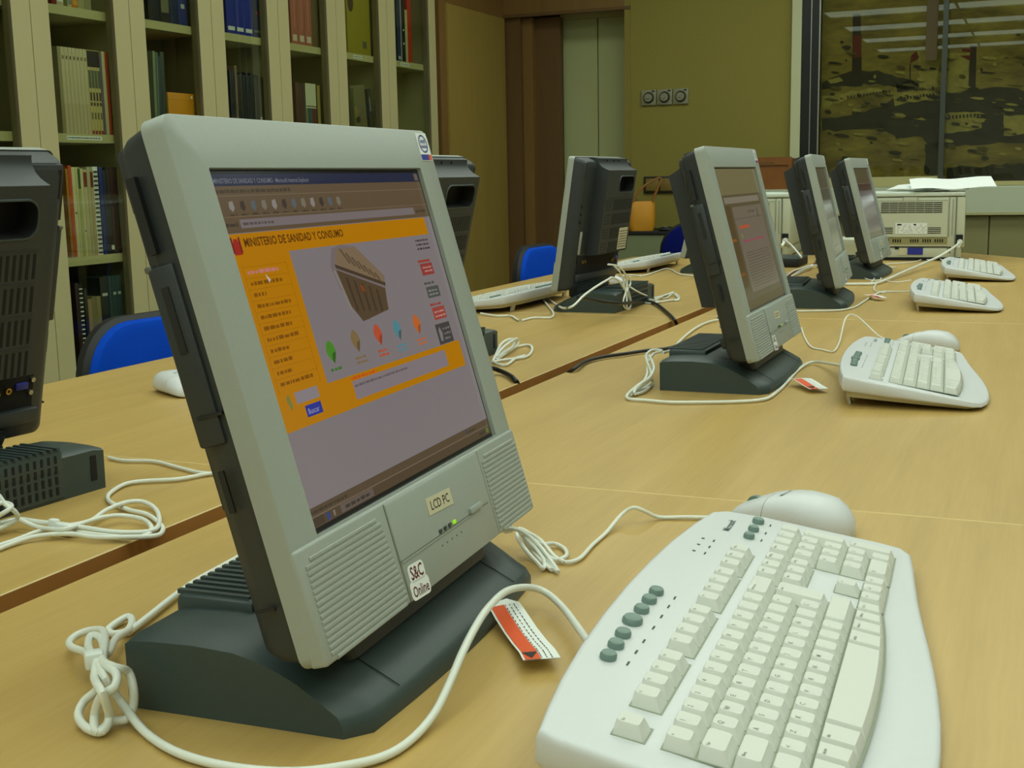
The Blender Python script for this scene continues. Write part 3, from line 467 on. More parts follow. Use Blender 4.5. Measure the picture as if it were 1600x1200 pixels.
def screen_dark():
    s = base_screen(); rd = random.Random(8)
    s.q(-151, -112, 151, 112, (58, 54, 44)); s.q(-151, 60, 151, 112, (64, 56, 42), 2); s.q(-151, 58, 151, 60, (96, 88, 74), 3)
    s.q(-151, -112, 151, -20, (88, 92, 76), 2)
    s.scribble(-100, 60, -90, 3, (60, 62, 52), rd, 4)
    return s
def screen_bands():
    s = base_screen(); rd = random.Random(9)
    s.q(-151, -112, 151, 112, (92, 88, 84)); s.q(-151, 66, 151, 112, (74, 66, 50), 2); s.q(-151, 40, 151, 66, (62, 46, 44), 3)
    s.q(-130, 62, 128, 65, (100, 88, 70), 4); s.q(-151, 4, 151, 22, (112, 112, 112), 3); s.q(-151, 22, 151, 40, (86, 82, 84), 3)
    for k in range(12): s.scribble(-96, 92, -2 - k * 6.5, 1.8, (112, 108, 104) if k < 6 else (78, 74, 72), rd, 4)
    s.q(-151, -112, 151, -96, (70, 62, 54), 4)
    return s

# ------------------------------------------------------------------ flat-screen computer
def disp_mtx(tilt_deg):
    t = R(tilt_deg)
    s0 = R(15.2)      # the display leans about a hinge near its lower edge
    return Matrix(((1, 0, 0, 0), (0, math.sin(t), -math.cos(t), .2 * (math.sin(t) - math.sin(s0))), (0, math.cos(t), math.sin(t), .236 + .2 * (math.cos(t) - math.cos(s0))), (0, 0, 0, 1)))
DISPLAY_PARTS = ('bezel', 'control_panel', 'speaker_grille', 'screen', 'rear_shell', 'rear_bulge', 'sticker', 'neck')
def make_pc(label, x, y, rz, tilt, ui, group):
    D = disp_mtx(tilt)
    root = thing('flat_screen_computer', label, 'computer', (x, y, 0), R(rz), group)
    # --- front frame with the screen opening
    b = MB(); S_ = M['silver']
    o0 = rrect(-.1835, -.1865, .1835, .1455, .008); o1 = rrect(-.185, -.188, .185, .147, .009)
    inn = rrect(-.1525, -.1150, .1525, .1145, .0012)
    b.holed(o0, inn, 0.0, S_)
    b.loft([[(p[0], p[1], -.016) for p in o1], [(p[0], p[1], -.0025) for p in o1], [(p[0], p[1], -.0006) for p in rrect(-.1846, -.1876, .1846, .1466, .0088)], [(p[0], p[1], 0.0) for p in o0]], S_, (False, False))
    b.loft([[(p[0], p[1], 0.0) for p in inn], [(p[0], p[1], -.006) for p in inn]], S_, (False, False))
    b.holed(o1, inn, -.016, M['charcoal'])
    b.build('bezel', root, D)
    (ui()).build('screen', root, D)
    # --- lower control panel, a shade proud of the frame
    c = MB()
    c.rbox((-.1848, -.1872, -.010), (.1848, -.1162, .0022), S_, .0022, 3)
    c.rbox((-.068, -.1868, .0), (.098, -.118, .0034), S_, .0016, 2)
    c.box((-.068, -.1589, .0028), (.092, -.1579, .00365), M['silver_dark'])
    c.box((-.068, -.1597, .0028), (.060, -.1589, .0042), S_)
    c.box((.0985, -.186, .0018), (.0993, -.118, .00255), M['silver_dark'])
    c.box((-.0693, -.186, .0018), (-.0685, -.118, .00255), M['silver_dark'])
    for k in range(5): c.cyl((-.004 + k * .009, -.166 - .0, .0034), .0008, .0004, M['silver_dark'], seg=8)
    cp = c.build('control_panel', root, D)
    pb = MB(); pb.rbox((.054, -.1585, .003), (.076, -.1535, .0062), S_, .0012, 2); tag(pb.build('power_button', cp), 'silver push button', None)
    for k, m_ in enumerate(('led_off', 'led_off', 'led_off', 'led')):
        l = MB(); l.rbox((-.0035 + k * .0085, -.1575, .003), (.0015 + k * .0085, -.1545, .0046), M[m_], .0008, 2); l.build('indicator_lamp', cp)
    for x0, x1, sl in ((-.178, -.080, .010), (.104, .1805, .0)):
        g = MB()
        n = 17
        for k in range(n):
            v = -.1245 - k * .0038; dx = sl * k / n
            xl = x0 + (.006 if (k in (0, n - 1)) else 0); xr = x1 + dx - (.004 if k in (0, n - 1) else 0)
            g.prism([(v - .0019, .0018), (v - .0009, .0030), (v + .0007, .0030), (v + .0014, .0018)], 'x', xl, xr, S_)
        g.build('speaker_grille', root, D)
    # --- stickers
    st = MB(); mt = Matrix.Translation((.0108, -.1365, .0035)) @ Matrix.Rotation(R(-2.5), 4, 'Z')
    st.box((-.0212, -.0062, 0), (.0212, .0062, .0003), M['label_yel'], mt)
    st.text('LCD PC', .0095, M['ink'], mt @ Matrix.Translation((0, -.0033, .0004)), .008, 'CENTER')
    tag(st.build('sticker', root, D), 'cream sticker lettered LCD PC', None)
    st = MB(); mt = Matrix.Translation((-.0525, -.1755, .0035)) @ Matrix.Rotation(R(-3), 4, 'Z')
    st.prism(rrect(-.012, -.001, .012, .0115, .004), 'z', 0, .0003, M['paper'], mt); st.prism(rrect(-.0145, -.0125, .0145, .0005, .004), 'z', 0, .0003, M['paper'], mt)
    st.text('S&C', .0125, M['maroon'], mt @ Matrix.Translation((0, .0012, .0004)), .015, 'CENTER', 0, .86)
    st.text('Online', .0105, M['maroon'], mt @ Matrix.Translation((0, -.0105, .0004)), .015, 'CENTER', 0, .84)
    tag(st.build('sticker', root, D), 'white cut-out sticker lettered S&C Online', None)
    st = MB(); mt = Matrix.Translation((.1705, .1325, .0001))
    st.prism(rrect(-.0105, -.0118, .0105, .0118, .001), 'z', 0, .0003, M['paper'], mt)
    ring = [(.0082 * math.cos(a), .0025 + .0078 * math.sin(a)) for a in [2 * PI * k / 24 for k in range(24)]]
    rin = [(.0068 * math.cos(a), .0025 + .0064 * math.sin(a)) for a in [2 * PI * k / 24 for k in range(24)]]
    st.holed(ring, rin, .0004, M['blue'], mt)
    st.text('intel', .0058, M['blue'], mt @ Matrix.Translation((0, .003, .0005)), .01, 'CENTER'); st.text('inside', .0052, M['blue'], mt @ Matrix.Translation((0, -.0012, .0005)), .01, 'CENTER')
    st.box((-.0100, -.0114, .0003), (.0045, -.0066, .0004), M['blue'], mt); st.box((.0045, -.0114, .0003), (.0100, -.0066, .0004), M['orange_lbl'], mt)
    tag(st.build('sticker', root, D), 'small white processor sticker with a blue ring over a blue and orange strip', None)
    # --- dark rear shell
    r = MB(); CH = M['charcoal']
    def L(ix, d, iy=None):
        iy = ix if iy is None else iy
        return [(p[0], p[1], d) for p in rrect(-.183 + ix, -.186 + iy, .183 - ix, .1455 - iy, .010)]
    r.loft([L(.016, -.047, .014), L(.008, -.043, .007), L(.003, -.033, .003), L(.0, -.016)], CH, (True, False))
    r.rbox((-.176, .095, -.046), (-.128, .138, -.030), CH, .005)
    r.rbox((.105, .095, -.046), (.176, .138, -.030), CH, .005)
    r.rbox((-.184, -.045, -.041), (-.176, .065, -.022), CH, .002)
    r.box((-.1846, .072, -.036), (-.1800, .118, -.030), M['recess']); r.box((-.1848, .012, -.034), (-.1832, .052, -.029), M['recess'])
    r.box((-.1848, -.028, -.036), (-.1832, -.026, -.018), M['recess']); r.box((-.1848, -.148, -.036), (-.1832, -.146, -.022), M['recess'])
    r.box((-.1848, -.086, -.033), (-.1832, -.06, -.029), M['recess'])
    r.rbox((-.1838, .0625, -.0425), (-.178, .0665, -.037), M['dull_steel'], .001)
    for k in range(3): r.cyl((.17, .03 - k * .02, -.0478), .004, .002, M['slot'], seg=10)
    for k in range(4): r.box((-.171 + k * .009, .099, -.0466), (-.1665 + k * .009, .131, -.0459), M['slot'])
    rs = r.build('rear_shell', root, D)
    dv = MB(); dv.rbox((.150, -.092, -.0505), (.160, -.034, -.044), M['silver'], .002); dv.box((.149, -.112, -.0492), (.161, -.093, -.046), M['slot'])
    tag(dv.build('drive_tray', rs), 'pale drive slot cover', None)
    # ports in a recess under the bulge
    po = MB()
    po.rbox((-.160, -.160, -.056), (.158, -.142, -.040), CH, .004); po.box((-.155, -.142, -.0482), (.155, -.096, -.0462), M['slot'])
    for u, v in ((-.104, -.120), (-.119, -.118), (.105, -.112), (.122, -.112)): po.cyl((u, v, -.0515), .0038, .004, M['gold'], seg=14); po.cyl((u, v, -.0520), .0018, .004, M['slot'], seg=10)
    po.rbox((-.147, -.120, -.051), (-.129, -.111, -.047), M['blue'], .002)
    for u, v in ((-.152, -.109), (-.150, -.124)): po.cyl((u, v, -.052), .003, .005, M['chrome'], seg=10)
    po.build('port_panel', rs)
    # --- deep central bulge with a hooded top and a hand-hold
    g = MB()
    prof = [(.146, -.022), (.1485, -.034), (.1475, -.047), (.143, -.0475), (.137, -.0495), (.131, -.055), (.1265, -.063), (.124, -.071), (.122, -.079)]
    x0, x1 = -.127, .098
    loops = []
    for xx in (x0, x1): loops.append([(xx, v, d) for v, d in prof] + [(xx, -.090, -.079), (xx, -.098, -.046), (xx, .0, -.03)])
    n = len(loops[0]); vs = loops[0] + loops[1]; fs = []
    for i in range(n):
        j = (i + 1) % n
        if i == 8: continue        # the back face is made with the hole below
        fs.append((i, j, n + j, n + i))
    fs += [tuple(range(n - 1, -1, -1)), tuple(range(n, 2 * n))]
    g.add(vs, fs, CH)
    hole = rrect(-.113, .066, .004, .106, .015)
    fl = Matrix.Diagonal((1, 1, 1, 1))
    g.holed([(x0, -.090), (x1, -.090), (x1, .122), (x0, .122)], hole, -.079, CH)
    hl = [(p[0], p[1], -.079) for p in hole]
    g.loft([hl, [(p[0], p[1], -.052) for p in hole]], M['slot'], (False, True))
    rim_o = rrect(-.1155, .0635, .0065, .1085, .017)
    g.loft([[(p[0], p[1], -.079) for p in rim_o], [(p[0], p[1], -.0808) for p in rrect(-.1145, .0645, .0055, .1075, .016)], [(p[0], p[1], -.0808) for p in hole], hl], M['charcoal_base'], (False, False))
    for xx in (-.06, -.02, .03): g.box((xx, .1392, -.0492), (xx + .004, .1442, -.0470), M['slot'])
    rb = g.build('rear_bulge', root, D)
    v_ = MB()
    for gi in range(4):
        v0 = .050 - gi * .0365
        v_.box((-.118, v0 + .0015, -.0800), (.090, v0 + .0025, -.0790), CH)
        for k in range(17):
            u = -.116 + k * .0088
            if u < .032: v_.box((u, v0 - .030, -.0794), (u + .0036, v0 - .002, -.0788), M['slot'])
        for k in range(4):
            for j in range(4):
                v_.box((.044 + k * .0125, v0 - .029 + j * .0072, -.0794), (.0475 + k * .0125, v0 - .0245 + j * .0072, -.0788), M['slot'])
    v_.build('vent_panel', rb)
    nk = MB(); nk.loft([[(p[0], -.205, p[1]) for p in rrect(-.118, -.046, .118, -.022, .008)], [(p[0], -.150, p[1]) for p in rrect(-.140, -.046, .140, -.020, .010)]], CH, (True, True))
    for k in range(5): nk.box((-.12, -.198 + k * .010, -.0480), (.12, -.195 + k * .010, -.0455), M['charcoal'])
    nk.build('neck', root, D)
    # --- foot
    B = MB(); CB = M['charcoal_base']
    pr = [(-.110, .000), (-.1105, .046), (-.106, .0485), (-.09, .0500), (-.059, .0510), (-.030, .0495), (-.012, .0455), (.004, .0395), (.019, .0335), (.040, .0225), (.054, .0145), (.0585, .0075), (.0585, .000)]
    loops = []; ns = 22
    for k in range(ns + 1):
        uu = -.162 + .324 * k / ns; bow = .008 * (1 - (uu / .162) ** 2)
        corner = 0.0
        e = max(0, abs(uu) - .150) / .012
        corner = .012 * (1 - math.sqrt(max(0, 1 - e * e)))
        sc = lambda a: a + (bow - corner) * max(0.0, a) / .0585 if a > 0 else a
        loops.append([(uu, -sc(a), z * (1 - .06 * e * e)) for a, z in pr])
    B.loft(loops, CB, (True, True))
    for s in (-1, 1): B.tube([(s * .108, -a - .006 * max(0, a) / .0585, z + .0002) for a, z in pr[5:11]], .00035, M['slot'], 6, fine=1)
    B.box((-.150, .1095, .012), (-.142, .1112, .040), M['slot']); B.box((.110, .1095, .02), (.135, .1112, .026), M['slot'])
    bs = B.build('base', root)
    vt = MB()
    vt.rbox((-.104, .050, .030), (.104, .1125, .0575), CB, .005)
    for k in range(22):
        u = -.0985 + k * .0092
        vt.box((u, .056, .0562), (u + .0040, .1136, .0592), CB); 
        for j in range(4): vt.box((u + .0044, .1118, .008 + j * .0115), (u + .0078, .1128, .0165 + j * .0115), M['slot'])
        vt.box((u + .0044, .060, .0566), (u + .0084, .110, .0580), M['slot'])
    vt.box((-.104, .1085, .004), (.104, .1120, .034), CB)
    vt.build('base_vent', bs)
    return root
def place_pc(proto, label, x, y, rz, tilt, ui=None):
    o = dup(proto, label, (x, y, 0), R(rz))
    D = disp_mtx(tilt)
    for ch in kids(o):
        nm = ch.name.split('.')[0]
        if nm in DISPLAY_PARTS: ch.matrix_local = D
        if nm == 'screen' and ui: ch.data = ui().mesh('screen')
    return o

G_PC = 'flat-screen computers on the meeting tables'
pc1 = make_pc('large foreground flat-screen computer showing an orange and white ministry web page', .7682, .4335, 3.0, 15.6, screen_ministry, G_PC)
place_pc(pc1, 'front-row flat-screen computer showing a grey text page, second from the camera', 2.0259, .438, .3, 14.84, screen_document)
place_pc(pc1, 'front-row flat-screen computer with a narrow dark screen, third from the camera', 3.2755, .5111, 4.4, 14.0, screen_dark)
place_pc(pc1, 'front-row flat-screen computer beside the big printer, fourth and farthest from the camera', 4.17, .5228, -1.2, 15.2, screen_bands)
bpc1 = place_pc(pc1, 'back-row computer cut by the left picture edge, its dark vented back showing', .915, 1.085, 175.0, 13.5)
bpc2 = place_pc(pc1, 'back-row computer mostly hidden behind the foreground screen, hand-hold side showing', 2.013, 1.075, 180.0, 13.0)
bpc3 = place_pc(pc1, 'back-row computer seen from behind mid-picture with cables tied on its foot', 3.062, 1.074, 179.5, 8.6)
bpc4 = place_pc(pc1, 'back-row computer almost wholly hidden behind the second front-row computer', 4.31, 1.09, 180.0, 14.0)
def rear_label(pc, lo, hi, name):
    for ch in kids(pc):
        if ch.name.split('.')[0] == name:
            par = ch
    s = MB(); s.prism(rrect(lo[0], lo[1], hi[0], hi[1], .002), 'z', lo[2] - .0004, lo[2], M['label_yel'])
    w = hi[0] - lo[0]; h_ = hi[1] - lo[1]; rd = random.Random(2)
    if h_ > w:
        s.box((lo[0], hi[1] - .004, lo[2] - .0006), (hi[0], hi[1], lo[2] - .0003), M['label_brown'])
        for k in range(5):
            x = lo[0] + w * (.12 + .17 * k); y = lo[1] + h_ * .08
            while y < hi[1] - h_ * .12:
                e = rd.uniform(.004, .012); s.box((x, y, lo[2] - .0006), (x + w * .07, min(y + e, hi[1] - .008), lo[2] - .0003), M['ink']); y += e + .003
    else:
        for k in range(7):
            y = lo[1] + h_ * (.10 + .12 * k); x = lo[0] + w * .08
            while x < hi[0] - w * .1:
                e = rd.uniform(.003, .014); s.box((x, y, lo[2] - .0006), (min(x + e, hi[0] - .004), y + h_ * .04, lo[2] - .0003), M['ink']); x += e + .003
    tag(s.build('rating_label', par), 'yellowed paper rating label', None)
rear_label(bpc1, (-.152, -.072, -.0472), (-.130, .002, 0), 'rear_shell')
rear_label(bpc3, (-.114, -.085, -.0796), (-.044, -.028, 0), 'rear_bulge')

# ------------------------------------------------------------------ keyboards
KT = R(9.32)
KM = Matrix(((1, 0, 0, 0), (0, math.cos(KT), -math.sin(KT), 0), (0, math.sin(KT), math.cos(KT), .0428), (0, 0, 0, 1)))   # key-top plane
U_ = .01905
KEYS = {}
def key_mesh(w, d, legend, big=False, front=None):
    """one key cap; origin at the rear-left of its cell on the key-top plane"""
    b = MB(); g = .0006
    bw = w - 2 * g; bd = d - 2 * g
    def rr(x0, y0, x1, y1, r): return rrect(x0, y0, x1, y1, r, 2)
    base = rr(g, -d + g, w - g, -g, .0012)
    tx0, tx1 = .0030, w - .0034
    ty0, ty1 = -d + .0052, -.0012
    top = rr(tx0, ty0, tx1, ty1, .0022); mid = rr(tx0 - .0005, ty0 - .0006, tx1 + .0005, ty1 + .0004, .0024)
    b.loft([[(p[0], p[1], -.0080) for p in base], [(p[0], p[1], -.0007) for p in mid], [(p[0], p[1], 0) for p in top]], M['key'], (False, True))
    if legend:
        s = .0046 if len(legend) < 2 else .0027
        b.text(legend, s, M['legend'], Matrix.Translation((tx0 + .0009, ty1 - (.0056 if len(legend) < 2 else .0040), .00012)), .006)
    return b
ROWS = []
def row(y, x, items, h=1.0):
    for it in items:
        lab, w = it if isinstance(it, tuple) else (it, 1.0)
        if lab is not None: ROWS.append((x, y, w, h, lab))
        x += w
row(1.47, 0, ['Esc', (None, 1), 'F1', 'F2', 'F3', 'F4', (None, .5), 'F5', 'F6', 'F7', 'F8', (None, .5), 'F9', 'F10', 'F11', 'F12', (None, .25), 'Impr', 'Bloq', 'Pausa'])
row(0, 0, ['\u00ba', '1', '2', '3', '4', '5', '6', '7', '8', '9', '0', "'", '\u00a1', ('Retroceso', 2), (None, .25), 'Insert', 'Inicio', 'RePag', (None, .25), 'Num', '/', '*', '-'])
row(-1, 0, [('Tab', 1.5), 'Q', 'W', 'E', 'R', 'T', 'Y', 'U', 'I', 'O', 'P', '`', '+', (None, 1.5), (None, .25), 'Supr', 'Fin', 'AvPag', (None, .25), '7', '8', '9'])
row(-2, 0, [('Bloq', 1.75), 'A', 'S', 'D', 'F', 'G', 'H', 'J', 'K', 'L', '\u00d1', '\u00b4', '\u00c7', (None, 1.25 + .25 + 3 + .25), '4', '5', '6'])
row(-3, 0, [('', 1.25), '<', 'Z', 'X', 'C', 'V', 'B', 'N', 'M', ',', '.', '-', ('', 2.75), (None, .25 + 1), '\u2191', (None, 1 + .25), '1', '2', '3'])
row(-4, 15.25, ['\u2190', '\u2193', '\u2192', (None, .25), ('0', 2), '.'])
ROWS.append((13.75, -1, 1.25, 2, 'Intro')); ROWS.append((21.5, -1, 1, 2, '+')); ROWS.append((21.5, -3, 1, 2, 'Intro'))
BOTTOM = [(0, 1.5, 'Ctrl'), (1.5, 1.1, 'Inicio'), (2.6, 1.3, 'Alt'), (3.9, 6.7, ''), (10.6, 1.3, 'AltGr'), (11.9, 1.1, 'Inicio'), (13.0, 1.0, 'Menu'), (14.0, 1.0, 'Ctrl')]
def bottom_y(x): return -.1035 + .0085 * ((x - .143) / .143) ** 2
def deck_z(): return -.0080
def make_keyboard(label, x, y, rz, group):
    root = thing('keyboard', label, 'keyboard', (x, y, 0), R(rz), group)
    out = [(-.022, .052), (-.018, .064), (.010, .0685), (.050, .0735), (.10, .0775), (.16, .0800), (.22, .0805), (.28, .0790), (.34, .0755), (.40, .0690), (.440, .0625), (.452, .052), (.460, .020), (.462, -.03), (.464, -.08), (.462, -.098), (.452, -.106), (.42, -.1095), (.38, -.113), (.34, -.117), (.30, -.122), (.26, -.1275), (.22, -.1325), (.18, -.1365), (.14, -.139), (.10, -.1400), (.06, -.1390), (.02, -.1350), (-.010, -.1270), (-.022, -.115), (-.027, -.06), (-.026, .0)]
    cx, cy = .22, -.03
    def inset(p, d):
        # towards the long axis of the board
        vx = min(max(p[0], .06), .38) - p[0]; vy = cy - p[1]; l = math.hypot(vx, vy)
        return (p[0] + vx / l * d, p[1] + vy / l * d)
    def level(d, f, extra=0.0):
        L = []
        for p in out:
            q = inset(p, d); w = KM @ Vector((q[0], q[1], deck_z()))
            zb = .0015 + max(0, (w.y + .128)) * .068
            front = max(0.0, (-.098 - p[1]) / .042)          # the palm edge rolls down
            top = w.z - .004 * front * (1 if d < .012 else .2)
            L.append((w.x, w.y, zb + (top - zb) * f))
        return L
    b = MB()
    # deck with the key field left flat
    lv = [level(.001, .30), level(-.0015, .42), level(-.0006, .86), level(.0006, .955), level(.0022, .992), level(.0045, 1.0)]
    b.loft(lv, M['white_pl'], (False, True))
    body = b.build('body', root)
    lo = MB(); lo.loft([level(.016, .0), level(.010, .0), level(.005, .28), level(.002, .32)], M['lower_shell'], (True, False)); tag(lo.build('lower_shell', body), 'beige underside', None)
    wl = MB()
    def well(x0, y0, x1, y1): wl.box((x0 - .0003, y0 - .0003, -.0084), (x1 + .0003, y1 + .0003, -.00765), M['key_well'], KM)
    well(0, -3 * U_ - U_, 15 * U_, 0); well(0, 1.47 * U_ - U_, U_, 1.47 * U_)
    for a in (2, 6.5, 11): well(a * U_, .47 * U_, (a + 4) * U_, 1.47 * U_)
    well(15.25 * U_, .47 * U_, 18.25 * U_, 1.47 * U_); well(15.25 * U_, -2 * U_, 18.25 * U_, 0); well(16.25 * U_, -4 * U_, 17.25 * U_, -3 * U_); well(15.25 * U_, -5 * U_, 18.25 * U_, -4 * U_); well(18.5 * U_, -5 * U_, 22.5 * U_, 0)
    n = 24; fr = [(15 * U_ * k / n, bottom_y(15 * U_ * k / n) - .001) for k in range(n + 1)]
    wl.prism([(-.001, -.0762)] + [(-.001, fr[0][1])] + fr + [(15 * U_ + .001, fr[-1][1]), (15 * U_ + .001, -.0762)], 'z', -.0084, -.00765, M['key_well'], KM)
    wl.build('key_well', body)
    for (kx, ky, w, h, lab) in ROWS:
        b = key_mesh(w * U_, h * U_, lab)
        b.build('key', root, KM @ Matrix.Translation((kx * U_, ky * U_, 0)))
    for kx, w, lab in BOTTOM:
        b = MB(); x0 = kx * U_; x1 = (kx + w) * U_; nn = 10 if w > 3 else 4
        def lp(ix, iyf, iyr, z):
            xs = [x0 + ix + (x1 - x0 - 2 * ix) * k / nn for k in range(nn + 1)]
            return [(xx, bottom_y(xx) + iyf, z) for xx in xs] + [(xx, -4 * U_ - iyr, z) for xx in reversed(xs)]
        b.loft([lp(.0006, .0006, .0006, -.008), lp(.0024, .0034, .0010, -.0012), lp(.0032, .0046, .0014, .0)], M['key'], (False, True))
        if lab: b.text(lab, .0030, M['legend'], Matrix.Translation((x0 + .004, -4 * U_ - .0058, .00012)), .006)
        b.build('key', root, KM)
    for (bx, by, br) in [(.0917, .0563, .0062), (.1111, .0569, .0062), (.1302, .0576, .0062), (.1554, .0581, .0080), (.1775, .0577, .0062), (.1979, .0575, .0062), (.2164, .0571, .0062), (.3907, .0212, .0054), (.4123, .0212, .0054), (.4370, .0213, .0060)]:
        k = MB(); ell = lambda r, z: [(bx + r * 1.0 * math.cos(2 * PI * i / 18), by - .0 + r * .86 * math.sin(2 * PI * i / 18), z) for i in range(18)]
        k.loft([ell(br, -.0082), ell(br, -.0055), ell(br * .86, -.0040), ell(br * .5, -.0044)], M['green_btn'], (False, True))
        k.build('shortcut_button', root, KM)
    pt = MB(); rd = random.Random(4)
    for bx in (.0917, .1111, .1302, .1554, .1775, .1979, .2164):
        pt.box((bx + .001, .0440, -.0078), (bx + .001 + .0018, .0440 + .0001, -.0077), M['legend_dark'], KM)
        for q in range(3): pt.box((bx - .003 + q * .0022, .0428, -.0078), (bx - .0016 + q * .0022, .0440, -.0076), M['legend_dark'], KM)
    for bx in (.3907, .4123, .4370):
        for q in range(3): pt.box((bx - .003 + q * .0022, .0100, -.0078), (bx - .0016 + q * .0022, .0112, -.0076), M['legend_dark'], KM)
    pt.text('Microsoft', .0085, M['legend_dark'], KM @ Matrix.Translation((.3935, .0385, -.00765)), .012)
    for k in range(3):
        pt.cyl((.325 + k * .0175, .0535, -.0079), .0014, .0003, M['legend_dark'], seg=8, mtx=KM)
        for q in range(3): pt.box((.3225 + k * .0175 + q * .002, .0440, -.0079), (.3239 + k * .0175 + q * .002, .0452, -.0076), M['legend_dark'], KM)
    pt.build('printed_marks', body)
    for fx in (.004, .375):
        f = MB(); f.prism([(.0555, .0140), (.0615, .0150), (.0570, .0), (.0535, .0)], 'x', fx, fx + .020, M['lower_shell']); f.build('folding_foot', root)
    return root
G_KB = 'white office keyboards on the tables'
kb1 = make_keyboard('large white keyboard in the foreground, nearest the camera, with a row of green buttons', .5962, .1732, 2.57, G_KB)
dup(kb1, 'white keyboard on folded-out feet, second from the camera, in front of the second computer', (1.8288, .194, 0), R(3.9))
dup(kb1, 'white keyboard third from the camera, in front of the third front-row computer', (3.115, .214, 0), R(3.4))
dup(kb1, 'small distant white keyboard in front of the printer power cord, farthest in the front row', (3.985, .206, 0), R(2.7))
dup(kb1, 'back-row white keyboard raised on feet, left of the tied-cable computer', (3.276, 1.295, 0), R(180))
dup(kb1, 'back-row white keyboard in front of the dark blue chair, right of the tied-cable computer', (4.56, 1.325, 0), R(180))

# ------------------------------------------------------------------ mice
def make_mouse(label, x, y, rz, group):
    root = thing('mouse', label, 'mouse', (x, y, 0), R(rz), group)
    # length along local Y (cable end at +Y)
    def sect(t):
        y = -.058 + .118 * t
        def ip(tab):
            for (a, va), (c, vc) in zip(tab, tab[1:]):
                if t <= c:
                    u = (t - a) / (c - a); return va + (vc - va) * u
            return tab[-1][1]
        w = ip([(0, .006), (.02, .014), (.06, .0215), (.12, .0275), (.2, .0315), (.3, .0335), (.45, .0335), (.6, .0320), (.8, .0300), (.92, .0270), (.97, .0230), (1.0, .0150)])
        hz = ip([(0, .010), (.02, .0165), (.06, .0225), (.12, .0285), (.2, .0340), (.3, .0358), (.4, .0368), (.5, .0360), (.6, .0338), (.7, .0310), (.8, .0262), (.9, .0212), (.96, .0175), (1.0, .0110)])
        return y, w, hz
    def ring(t, f0, f1, grow=0.0, n=20):
        y, w, h = sect(t); pts = []
        for k in range(n):
            a = 2 * PI * k / n; cx_ = math.cos(a); sx_ = math.sin(a)
            px = (w + grow) * math.copysign(abs(cx_) ** .62, cx_)
            pz = h * .36 + (h * .64 if sx_ > 0 else h * .36 - .001) * math.copysign(abs(sx_) ** .8, sx_)
            pts.append((px, y, max(pz, .001)))
        return pts
    ts = [0, .01, .02, .04, .06, .09, .12, .16, .2, .25, .3, .35, .4, .45, .5, .55, .6, .66]
    b = MB(); b.loft([ring(t, 0, 1) for t in ts], M['white_pl'], (True, True)); b.text('Microsoft', .0062, M['legend_dark'], Matrix.Translation((-.013, .0065, .0352)) @ Matrix.Rotation(R(-14), 4, 'X'), .01)
    body = b.build('body', root)
    for s in (-1, 1):
        q = MB(); tt = [.665, .7, .76, .82, .88, .93, .97, 1.0]; loops = []
        for t in tt:
            rg = ring(t, 0, 1)
            rg = [((max(p[0], .0006) if s > 0 else min(p[0], -.0006)), p[1], p[2]) for p in rg]
            loops.append(rg)
        q.loft(loops, M['white_pl'], (True, True)); q.build('button', root)
    w = MB(); w.cyl((-.0028, .040, .0185), .0088, .0056, M['green_btn'], 'x', 18); w.build('scroll_wheel', root)
    return root
G_MS = 'white mice on the tables'
ms1 = make_mouse('large white mouse behind the foreground keyboard', 1.155, .206, -14, G_MS)
dup(ms1, 'white mouse behind the second keyboard, grey line along its side', (2.445, .192, 0), R(-12))
dup(ms1, 'white mouse half hidden at the left side of the foreground computer', (1.615, 1.287, 0), R(150))
dup(ms1, 'small white mouse behind the tied cables of the middle back-row computer', (3.66, 1.245, 0), R(200))
